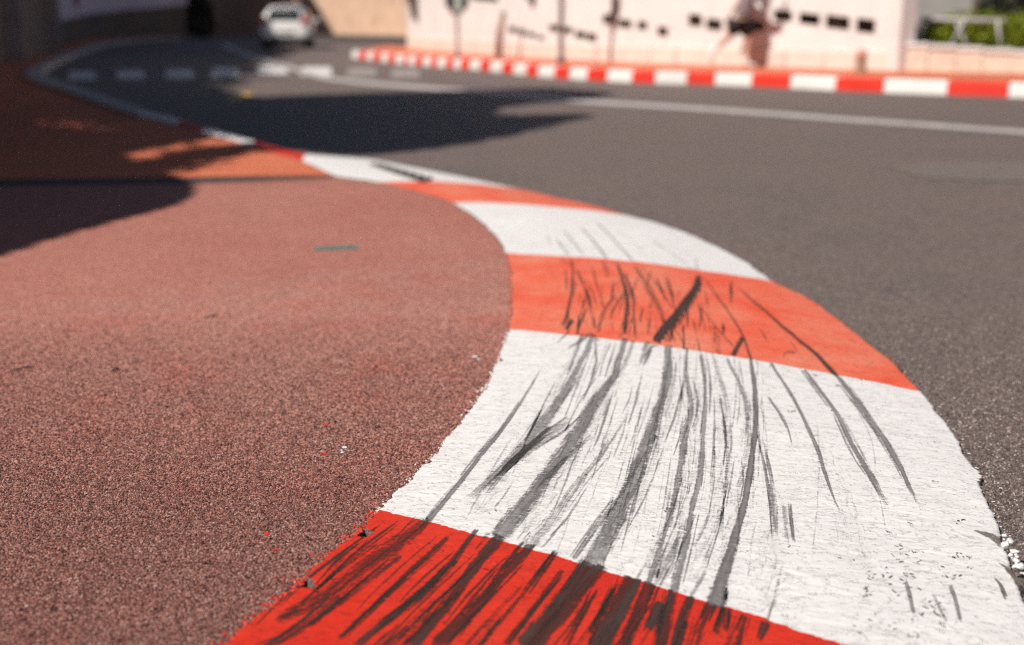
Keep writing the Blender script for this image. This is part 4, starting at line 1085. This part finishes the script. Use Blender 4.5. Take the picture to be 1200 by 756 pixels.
for s_ in (-1, 1):
    m = MB(); x0 = 9 * pm * s_
    m.box(b + Vector((x0, 0, (zb_ + zt) / 2 + .1)), (8 * pm, .12, zt - zb_ - .2)); m.build('side_frame', M['sign_dark'], so, False, .01)
    MB().add([b + Vector((x0 - 4 * pm, -.04, zb_ + .20)), b + Vector((x0 + 4 * pm, -.04, zb_ + .20)), b + Vector((.05 * s_ + .03, -.03, zb_ - .02)), b + Vector((.05 * s_ - .03, -.03, zb_ - .02)),
              b + Vector((x0 - 4 * pm, .04, zb_ + .20)), b + Vector((x0 + 4 * pm, .04, zb_ + .20)), b + Vector((.05 * s_ + .03, .03, zb_ - .02)), b + Vector((.05 * s_ - .03, .03, zb_ - .02))],
             [(0, 1, 2, 3), (4, 7, 6, 5), (0, 4, 5, 1), (1, 5, 6, 2), (2, 6, 7, 3), (3, 7, 4, 0)]).build('bracket', M['pole'], so)
b = base_at(585, 67.5)
bo = empty('post', b, 'short slender brown post leaning in front of the white wall', 'post')
MB().tube([b, b + Vector((.03, 0, .45)), b + Vector((.10, 0, .95))], [.075, .065, .05], 10).build('shaft', M['post'], bo, True)
MB().tube([b + Vector((.10, 0, .95)), b + Vector((.115, 0, 1.05))], [.062, .045], 10).build('cap', M['pole'], bo, True)
b = base_at(1008, 84.5)
bb = empty('bollard', b, 'small brown bollard with a pink cap near the gate pillar', 'bollard')
MB().lathe(b, [(.115, 0), (.115, .03), (.095, .05), (.1, .24), (.085, .27)], 16).build('body', M['boll'], bb, True)
MB().lathe(b, [(.09, .265), (.10, .29), (.095, .34), (.06, .385), (.02, .395)], 16).build('cap', M['boll_top'], bb, True)

# ------------------------------------------------------------------ car
def car(px, py, rz):
    g = at(px, py, 0)
    root = empty('parked_car', Vector((g.x, g.y, 0)), 'white hatchback car seen from behind on the road beyond the crosswalk', 'car')
    def Wd(x, y, z):                                      # local: x right, y forward, origin between the rear wheels' contact
        c, s_ = math.cos(rz), math.sin(rz); return Vector((g.x + x * c - y * s_, g.y + x * s_ + y * c, z))
    # body lofted from cross-sections: (y, half width at sill, at shoulder, at roof, sill z, shoulder z, roof z)
    secs = [(-.62, .72, .76, .60, .34, .70, .78), (-.58, .78, .83, .66, .28, .80, .98), (-.42, .80, .86, .62, .26, .90, 1.30), (-.18, .82, .875, .60, .25, .93, 1.45),
            (.5, .83, .88, .62, .24, .92, 1.50), (1.3, .83, .88, .62, .24, .90, 1.48), (1.9, .83, .88, .62, .24, .89, 1.36), (2.45, .82, .87, .70, .25, .88, .98), (3.0, .80, .84, .66, .27, .78, .86), (3.25, .72, .76, .55, .32, .66, .70)]
    vs, n = [], 12
    for (y, a, b_, c, z0, z1, z2) in secs:
        ring = [(-a * .9, z0), (-a, z0 + .1), (-b_, (z0 + z1) / 2 + .08), (-b_ * .985, z1), (-(b_ * .35 + c * .65), z1 + (z2 - z1) * .62), (-c * .88, z2 - .03), (c * .0 - c * .4, z2), (c * .4, z2), (c * .88, z2 - .03), (b_ * .35 + c * .65, z1 + (z2 - z1) * .62), (b_ * .985, z1), (b_, (z0 + z1) / 2 + .08), (a, z0 + .1), (a * .9, z0)]
        n = len(ring); vs += [Wd(x, y, z) for x, z in ring]
    fs = [(i * n + k, i * n + (k + 1) % n, (i + 1) * n + (k + 1) % n, (i + 1) * n + k) for i in range(len(secs) - 1) for k in range(n)]
    fs += [tuple(range(n))[::-1], tuple((len(secs) - 1) * n + k for k in range(n))]
    body = mesh_obj('body', vs, fs, M['car'], root, True)
    sb = body.modifiers.new('sub', 'SUBSURF'); sb.levels = sb.render_levels = 2
    def panel(name, pts, mat, par=root, th=.02):
        P = [Wd(*p) for p in pts]; nn = len(P)
        nr = (P[1] - P[0]).cross(P[2] - P[0]).normalized()
        if nr.dot(P[0] - Vector((g.x, g.y, .8))) < 0: nr = -nr
        return mesh_obj(name, P + [p - nr * th for p in P], [tuple(range(nn)), tuple(range(nn, 2 * nn))[::-1]] + [(i, (i + 1) % nn, nn + (i + 1) % nn, nn + i) for i in range(nn)], mat, par)
    panel('rear_window', [(-.58, -.585, .98), (.58, -.585, .98), (.52, -.41, 1.31), (-.52, -.41, 1.31)], M['car_glass'])
    panel('windscreen', [(-.62, 2.42, 1.0), (.62, 2.42, 1.0), (.56, 1.95, 1.34), (-.56, 1.95, 1.34)], M['car_glass'])
    for s_ in (-1, 1):
        panel('side_window', [(s_ * .845, .0, .96), (s_ * .845, 1.0, .96), (s_ * .70, 1.0, 1.36), (s_ * .71, .1, 1.34)], M['car_glass'])
        panel('side_window', [(s_ * .845, 1.08, .96), (s_ * .845, 2.1, .94), (s_ * .70, 1.6, 1.34), (s_ * .70, 1.08, 1.36)], M['car_glass'])
        panel('tail_light', [(s_ * .60, -.64, .86), (s_ * .82, -.56, .86), (s_ * .80, -.53, 1.10), (s_ * .66, -.585, 1.12)], M['car_red'], th=.06)
        MB().box(Wd(s_ * .98, 1.95, .98), (.2, .1, .14), rz).build('mirror', M['car'], root, False, .03)
        for y in (.0, 2.45):
            w = MB(); w.tube([Wd(s_ * .62, y, .30), Wd(s_ * .66, y, .30), Wd(s_ * .80, y, .30), Wd(s_ * .835, y, .30)], [.27, .30, .30, .27], 20)
            wh = w.build('wheel', M['tyre'], root, True)
            r_ = MB(); r_.tube([Wd(s_ * .83, y, .30), Wd(s_ * .842, y, .30)], [.19, .17], 14); r_.build('rim', M['rim'], wh)
    panel('bumper_insert', [(-.74, -.66, .27), (.74, -.66, .27), (.76, -.655, .42), (-.76, -.655, .42)], M['car_dark'], th=.2)
    panel('number_plate', [(-.25, -.665, .58), (.25, -.665, .58), (.25, -.655, .69), (-.25, -.655, .69)], M['plate'])
    MB().box(Wd(0, 1.3, .24), (1.4, 3.2, .12), rz).build('underbody', M['car_dark'], root)
    MB().box(Wd(0, -.30, 1.455), (1.0, .22, .03), rz).build('spoiler', M['car'], root, False, .01)
    return root
car(335.5, 57.2, R(5))

# ------------------------------------------------------------------ person walking along the far pavement
def skin_mesh(name, joints, edges, mat, parent, root_i=0, sub=2, smooth=True):
    me = bpy.data.meshes.new(name); off = wloc(parent)
    me.from_pydata([tuple(Vector(j[0]) - off) for j in joints], edges, [])
    o = bpy.data.objects.new(name, me); COL.objects.link(o)
    md = o.modifiers.new('skin', 'SKIN'); md.use_smooth_shade = True
    for k, j in enumerate(joints):
        r_ = j[1] if isinstance(j[1], tuple) else (j[1], j[1])
        me.skin_vertices[0].data[k].radius = r_
        me.skin_vertices[0].data[k].use_root = (k == root_i)
    ss = o.modifiers.new('sub', 'SUBSURF'); ss.levels = ss.render_levels = sub
    dg = bpy.context.evaluated_depsgraph_get()
    m2 = bpy.data.meshes.new_from_object(o.evaluated_get(dg))
    bpy.data.objects.remove(o); m2.name = name
    m2.materials.clear(); m2.materials.append(mat)
    m2.polygons.foreach_set('use_smooth', [True] * len(m2.polygons))
    o = bpy.data.objects.new(name, m2); COL.objects.link(o); o.parent = parent
    return o
g = base_at(874, 79.0)
per = empty('person', g, 'person in mauve top and black shorts walking along the far pavement', 'person')
def J(x, y, z): return g + Vector((x * .98, y, z * .98))
bj, be = [], []
def add(p, r_, par=None):
    bj.append((p, r_)); k = len(bj) - 1
    if par is not None: be.append((par, k))
    return k
pel = add(J(-.10, 0, .90), (.15, .11)); sp = add(J(-.07, 0, 1.10), (.135, .10), pel); chs = add(J(.0, 0, 1.30), (.15, .11), sp); nk = add(J(.05, 0, 1.47), .055, chs)
hd0 = add(J(.08, 0, 1.56), .075, nk); hd1 = add(J(.10, 0, 1.66), .09, hd0); hd2 = add(J(.10, 0, 1.74), .06, hd1)
nose = add(J(.20, 0, 1.625), .014, hd1)
hp = add(J(-.06, -.10, .84), .095, pel); kn = add(J(.02, -.10, .50), .062, hp); cf = add(J(.0, -.10, .34), .056, kn); an = add(J(-.01, -.10, .10), .038, cf); ft = add(J(.10, -.10, .04), .036, an); 
hp2 = add(J(-.16, .10, .84), .095, pel); kn2 = add(J(-.36, .10, .54), .062, hp2); cf2 = add(J(-.50, .10, .42), .054, kn2); an2 = add(J(-.66, .10, .26), .036, cf2); ft2 = add(J(-.64, .10, .15), .032, an2)
def arm(side, pts, fd):
    s0 = add(J(.0, side * .19, 1.38), .06, chs); e0 = add(J(*pts[0]), .043, s0); w0 = add(J(*pts[1]), .029, e0); pm_ = Vector(pts[1]) + Vector(fd) * .08
    p0 = add(J(*pm_), (.038, .022), w0)
    for q in range(4):
        o_ = (q - 1.5) * .019; a = pm_ + Vector((0, o_, 0)) + Vector(fd) * .05; b_ = a + Vector(fd) * (.045 - .006 * abs(q - 1.3)) + Vector((0, 0, -.014))
        k1 = add(J(*a), .0095, p0); add(J(*b_), .008, k1)
    t1 = add(J(*(Vector(pts[1]) + Vector(fd) * .035 + Vector((0, -.04 * side, 0)))), .011, p0); add(J(*(Vector(pts[1]) + Vector(fd) * .075 + Vector((0, -.055 * side, 0)))), .009, t1)
arm(-1, [(.28, -.24, 1.22), (.42, -.22, 1.42)], (.5, 0, .86))
arm(1, [(-.20, .24, 1.14), (-.30, .26, .92)], (-.35, 0, -.94))
body = skin_mesh('body', bj, be, M['skin'], per)
def sub_skin(name, seq, mat):
    js, es = [], []
    for chain in seq:
        last = chain[0] if isinstance(chain[0], int) else None
        for it in chain[(1 if last is not None else 0):]:
            js.append(it)
            if last is not None: es.append((last, len(js) - 1))
            last = len(js) - 1
    return skin_mesh(name, js, es, mat, per)
sub_skin('shirt', [[(J(-.09, 0, .87), (.25, .17)), (J(-.06, 0, 1.10), (.235, .15)), (J(.0, 0, 1.30), (.23, .15)), (J(.04, 0, 1.43), (.075, .075))],
                   [2, (J(.03, -.20, 1.38), .085), (J(.17, -.22, 1.29), .075), (J(.28, -.24, 1.22), .066), (J(.36, -.23, 1.33), .058)], [2, (J(.0, .20, 1.38), .085), (J(-.12, .225, 1.24), .07)]], M['shirt'])
sub_skin('shorts', [[(J(-.10, 0, .88), (.23, .15)), (J(-.05, -.10, .80), .15), (J(.02, -.10, .56), .145)], [0, (J(-.20, .10, .80), .15), (J(-.33, .10, .60), .14)]], M['shorts'])
sub_skin('shoe', [[(J(.0, -.10, .27), .05), (J(-.01, -.10, .10), .045), (J(.0, -.10, .05), .055), (J(.12, -.10, .04), .045), (J(.18, -.10, .035), .03)]], M['shoe'])
sub_skin('shoe', [[(J(-.50, .10, .42), .064), (J(-.66, .10, .27), .046), (J(-.665, .10, .21), .055), (J(-.64, .10, .10), .045), (J(-.61, .10, .05), .03)]], M['shoe'])
hm = MB(); hm.blob(J(.065, 0, 1.69), .115, .12, (1, .85, .95), 3, 3.0); hm.build('hair', M['hair'], per, True)
for s_ in (-1, 1):
    MB().blob(J(.186, s_ * .033, 1.665), .012, 0, (1, 1, 1), 1).build('eye', M['sign_dark'], per, True)
    MB().blob(J(.09, s_ * .088, 1.645), .026, .1, (.6, .35, 1), 1).build('ear', M['skin'], per, True)
MB().blob(J(.183, 0, 1.58), .022, 0, (.4, 1.1, .35), 1).build('mouth', M['post'], per, True)

# ------------------------------------------------------------------ street trees outside the frame whose crowns shade the left side
def inside(poly, x, y):
    c = False; n = len(poly); j = n - 1
    for i in range(n):
        xi, yi, xj, yj = poly[i][0], poly[i][1], poly[j][0], poly[j][1]
        if (yi > y) != (yj > y) and x < (xj - xi) * (y - yi) / (yj - yi) + xi: c = not c
        j = i
    return c
def crown_over(px, z, n, hmin, hmax, jit):               # leaf places whose shade lands on the given patch of ground
    poly = [at(x, y, z) for x, y in px]
    x0, x1, y0, y1 = min(p.x for p in poly), max(p.x for p in poly), min(p.y for p in poly), max(p.y for p in poly)
    out = []
    while len(out) < n:
        x, y = random.uniform(x0, x1), random.uniform(y0, y1)
        if not inside(poly, x, y): continue
        h_ = hmin + (hmax - hmin) * (.5 + .5 * nz(x * .6, y * .6, 3)) + random.gauss(0, .35)
        s_ = h_ / -LD.z
        out.append((x - LD.x * s_ + random.gauss(0, jit), y - LD.y * s_ + random.gauss(0, jit), z + h_))
    return out
def shade_tree(base, patches, size, lb, mat):
    root = empty('street_tree', base, lb, 'tree', 'street trees along the left pavement')
    pts = [p for pt in patches for p in crown_over(*pt)]
    leaves('crown', pts, size, mat, root)
    c = Vector(np.mean(np.array(pts), 0))
    trunk(root, base, c - Vector((0, 0, .4)), .2, .12, [pts[k] for k in range(0, len(pts), max(1, len(pts) // 7))][:7])
P1 = [(-170, 345), (0, 296), (60, 276), (110, 262), (160, 250), (195, 241), (213, 230), (216, 219), (205, 210), (-170, 205)]
P1b = [(-170, 214), (200, 212), (180, 197), (162, 189), (128, 183), (132, 172), (180, 165), (235, 160), (225, 150), (150, 149), (110, 150), (40, 150), (-170, 152)]
P1c = [(-170, 153), (40, 151), (38, 140), (75, 136), (110, 137), (115, 146), (150, 148), (225, 150), (248, 143), (160, 116), (60, 90), (-170, 90)]
P1d = [(150, 190), (235, 170), (290, 166), (300, 172), (230, 184), (190, 198)]
P1e = [(110, 172), (160, 160), (240, 158), (200, 166), (140, 176)]
P1f = [(36, 138), (76, 134), (118, 136), (118, 148), (36, 152)]
P2 = [(150, 116), (225, 146), (270, 161), (330, 172), (420, 181), (500, 173), (570, 161), (630, 148), (686, 134), (610, 136), (560, 134), (575, 126), (620, 121), (680, 117), (712, 109), (640, 103), (545, 106.5), (450, 109), (350, 112), (290, 115), (245, 105), (100, 92)]
P3 = [(-170, 92), (60, 92), (160, 117), (245, 106), (310, 73), (322, 60), (326, 45), (150, 42.5), (-170, 60)]
shade_tree((-6.9, 6.2, .0), [(P1, .05, 50000, 4.2, 6.0, .02)], .075, 'street tree outside the frame nearest the camera on the left', M['leaf'])
shade_tree((-9.5, 10.4, .0), [(P1b, .08, 32000, 5.2, 7.0, .04), (P1c, .08, 42000, 5.5, 7.5, .05), (P1d, .08, 900, 5.5, 7.0, .12), (P1e, .08, 500, 5.5, 7.0, .10), (P1f, .08, 500, 5.5, 7.0, .10)], .11, 'street tree outside the frame beside the orange pavement', M['leaf'])
shade_tree((-9.8, 15.2, .0), [(P2, 0, 90000, 6.0, 8.5, .08)], .12, 'street tree outside the frame leaning over the road before the crosswalk', M['leaf'])
shade_tree((-17.5, 33, .0), [(P3, 0, 24000, 8.0, 13.0, .3)], .42, 'tall street tree behind the dark stone wall', M['leaf'])
# trees beyond, shading the far walls
pts = []
for k in range(9000):
    x = random.uniform(-60, 302); base = at(x, np.interp(x, [-60, 60, 104, 205, 330], [60, 50, 46.5, 42.5, 41]), 0); z = random.uniform(0, 3.7)
    s_ = random.uniform(9, 15); pts.append((base.x - LD.x * s_, base.y - LD.y * s_ - .1, z - LD.z * s_))
root = empty('street_tree', (-26, 62, 0), 'broad street tree behind the far shaded wall', 'tree', 'street trees along the left pavement')
leaves('crown', pts, .5, M['leaf'], root); trunk(root, (-26, 62, 0), (-24, 62, 8), .3, .15, [pts[k] for k in (10, 500, 900, 2000, 4000)])

# unseen block added on the left to keep skylight off the shaded street side
blk = empty('skylight_blocker', (-21, 8, 0), 'unseen tall block added behind the left pavement trees to hold back skylight', 'building')
MB().box((-26, 6, 10), (10, 52, 20)).build('wall', M['stone_mauve'], blk)
MB().box((-26, 6, 20.1), (10.6, 52.6, .2)).build('roof', M['grey_wall'], blk)
MB().box((-27, 60, 8), (10, 50, 16)).build('wall', M['peach'], blk)
for fl in range(6):
    for k in range(12):
        w = MB().box((-20.98, -16 + 4 * k, 2.2 + 3 * fl), (.12, 1.5, 1.9)).build('window', M['white_rail'], blk)
        MB().box((-20.92, -16 + 4 * k, 2.2 + 3 * fl), (.06, 1.2, 1.6)).build('pane', M['pane'], w)

# ------------------------------------------------------------------ loose-looking stone grains that stand out of the near surfaces (real relief)
def in_poly(poly, P):
    x, y = P[:, 0], P[:, 1]; c = np.zeros(len(P), bool); n = len(poly)
    for i in range(n):
        x1, y1, x2, y2 = poly[i][0], poly[i][1], poly[i - 1][0], poly[i - 1][1]
        if y1 == y2: continue
        c ^= ((y1 > y) != (y2 > y)) & (x < (x2 - x1) * (y - y1) / (y2 - y1) + x1)
    return c
def grain_rand_mat(name, stops, spec=.3, zone=False):
    m = NT(name); oi = m.n('ShaderNodeObjectInfo')
    col = m.ramp(oi.outputs['Random'], stops)
    big = m.noise(1.1, 5, .65); mid = m.noise(6.0, 4, .6)
    col = m.mix(m.ramp(big, [(.38, 0.0), (.66, .8)]), col, m.mix(1.0, col, (.86, .74, .74), 'MULTIPLY'))
    col = m.mix(m.ramp(mid, [(.42, 0.0), (.75, .7)]), col, m.mix(1.0, col, (1.12, 1.0, .96), 'MULTIPLY'))
    if zone: col = near_tone(m, col)
    return m.fin(col, .8, None, Specular_IOR_Level=spec)
def grains(name, poly, z, sp, d0, d1, size, mat, lb, cat):
    xs_ = [p[0] for p in poly]; ys_ = [p[1] for p in poly]
    X, Y = np.meshgrid(np.arange(max(min(xs_), -3.2), min(max(xs_), 3.2), sp), np.arange(max(min(ys_), 1.4), min(max(ys_), d1), sp))
    P = np.stack([X.ravel(), Y.ravel()], 1); P += rng.uniform(-.5, .5, P.shape) * sp
    half = (P[:, 1] * CP + (CH - z) * SP) * 600 / F + .06     # only what the view and a step aside of it can see
    P = P[np.abs(P[:, 0]) < half + .25]
    keep = rng.random(len(P)) < np.clip((d1 - P[:, 1]) / (d1 - d0), 0, 1)
    P = P[keep]; P = P[in_poly(poly, P)]
    n = len(P)
    V = np.concatenate([P, (z + rng.uniform(-.5, .25, n) * size)[:, None]], 1)
    me = bpy.data.meshes.new(name); me.vertices.add(n); me.vertices.foreach_set('co', V.ravel().astype(np.float32))
    sc = size * rng.uniform(.55, 1.25, (n, 1)) * rng.uniform(.7, 1.2, (n, 3)); sc *= np.where(rng.random((n, 1)) < .04, 1.5, 1)
    for an, arr in (('scl', sc), ('rot', rng.uniform(0, 6.28, (n, 3)))):
        at_ = me.attributes.new(an, 'FLOAT_VECTOR', 'POINT'); at_.data.foreach_set('vector', arr.ravel().astype(np.float32))
    o = bpy.data.objects.new(name, me); COL.objects.link(o); me.materials.append(mat)
    ng = bpy.data.node_groups.new(name, 'GeometryNodeTree')
    ng.interface.new_socket('Geometry', in_out='INPUT', socket_type='NodeSocketGeometry'); ng.interface.new_socket('Geometry', in_out='OUTPUT', socket_type='NodeSocketGeometry')
    gi, go = ng.nodes.new('NodeGroupInput'), ng.nodes.new('NodeGroupOutput')
    ico = ng.nodes.new('GeometryNodeMeshIcoSphere'); ico.inputs['Radius'].default_value = 1.0; ico.inputs['Subdivisions'].default_value = 1
    sm = ng.nodes.new('GeometryNodeSetMaterial'); sm.inputs['Material'].default_value = mat
    iop = ng.nodes.new('GeometryNodeInstanceOnPoints')
    na = []
    for an in ('scl', 'rot'):
        q = ng.nodes.new('GeometryNodeInputNamedAttribute'); q.data_type = 'FLOAT_VECTOR'; q.inputs['Name'].default_value = an; na.append(q.outputs[0])
    L_ = ng.links.new
    L_(ico.outputs['Mesh'], sm.inputs['Geometry']); L_(gi.outputs[0], iop.inputs['Points']); L_(sm.outputs[0], iop.inputs['Instance'])
    L_(na[0], iop.inputs['Scale']); L_(na[1], iop.inputs['Rotation']); L_(iop.outputs[0], go.inputs[0])
    md = o.modifiers.new('grains', 'NODES'); md.node_group = ng
    prop(o, lb, cat, None, 'stuff')
    print(name, n)
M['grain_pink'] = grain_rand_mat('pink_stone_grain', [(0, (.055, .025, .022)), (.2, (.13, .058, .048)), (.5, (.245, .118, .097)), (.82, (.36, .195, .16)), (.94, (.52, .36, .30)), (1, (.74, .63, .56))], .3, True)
M['grain_grey'] = grain_rand_mat('grey_stone_grain', [(0, (.045, .036, .033)), (.35, (.10, .083, .079)), (.65, (.16, .134, .127)), (.88, (.25, .21, .197)), (1, (.56, .50, .47))])
np_simple = [near_poly[k] for k in range(0, ks, 2)] + seam_w[1::6] + near_poly[-2:]
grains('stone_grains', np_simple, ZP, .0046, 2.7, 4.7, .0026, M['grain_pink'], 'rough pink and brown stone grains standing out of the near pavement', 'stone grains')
ro = [p for p in resample(outer, 300)][:170]
road_poly = ro + [Vector((6, ro[-1].y, 0)), Vector((6, .5, 0))]
grains('stone_grains', road_poly, .0, .0056, 2.8, 5.0, .0030, M['grain_grey'], 'rough grey stone grains standing out of the near road beside the kerb', 'stone grains')
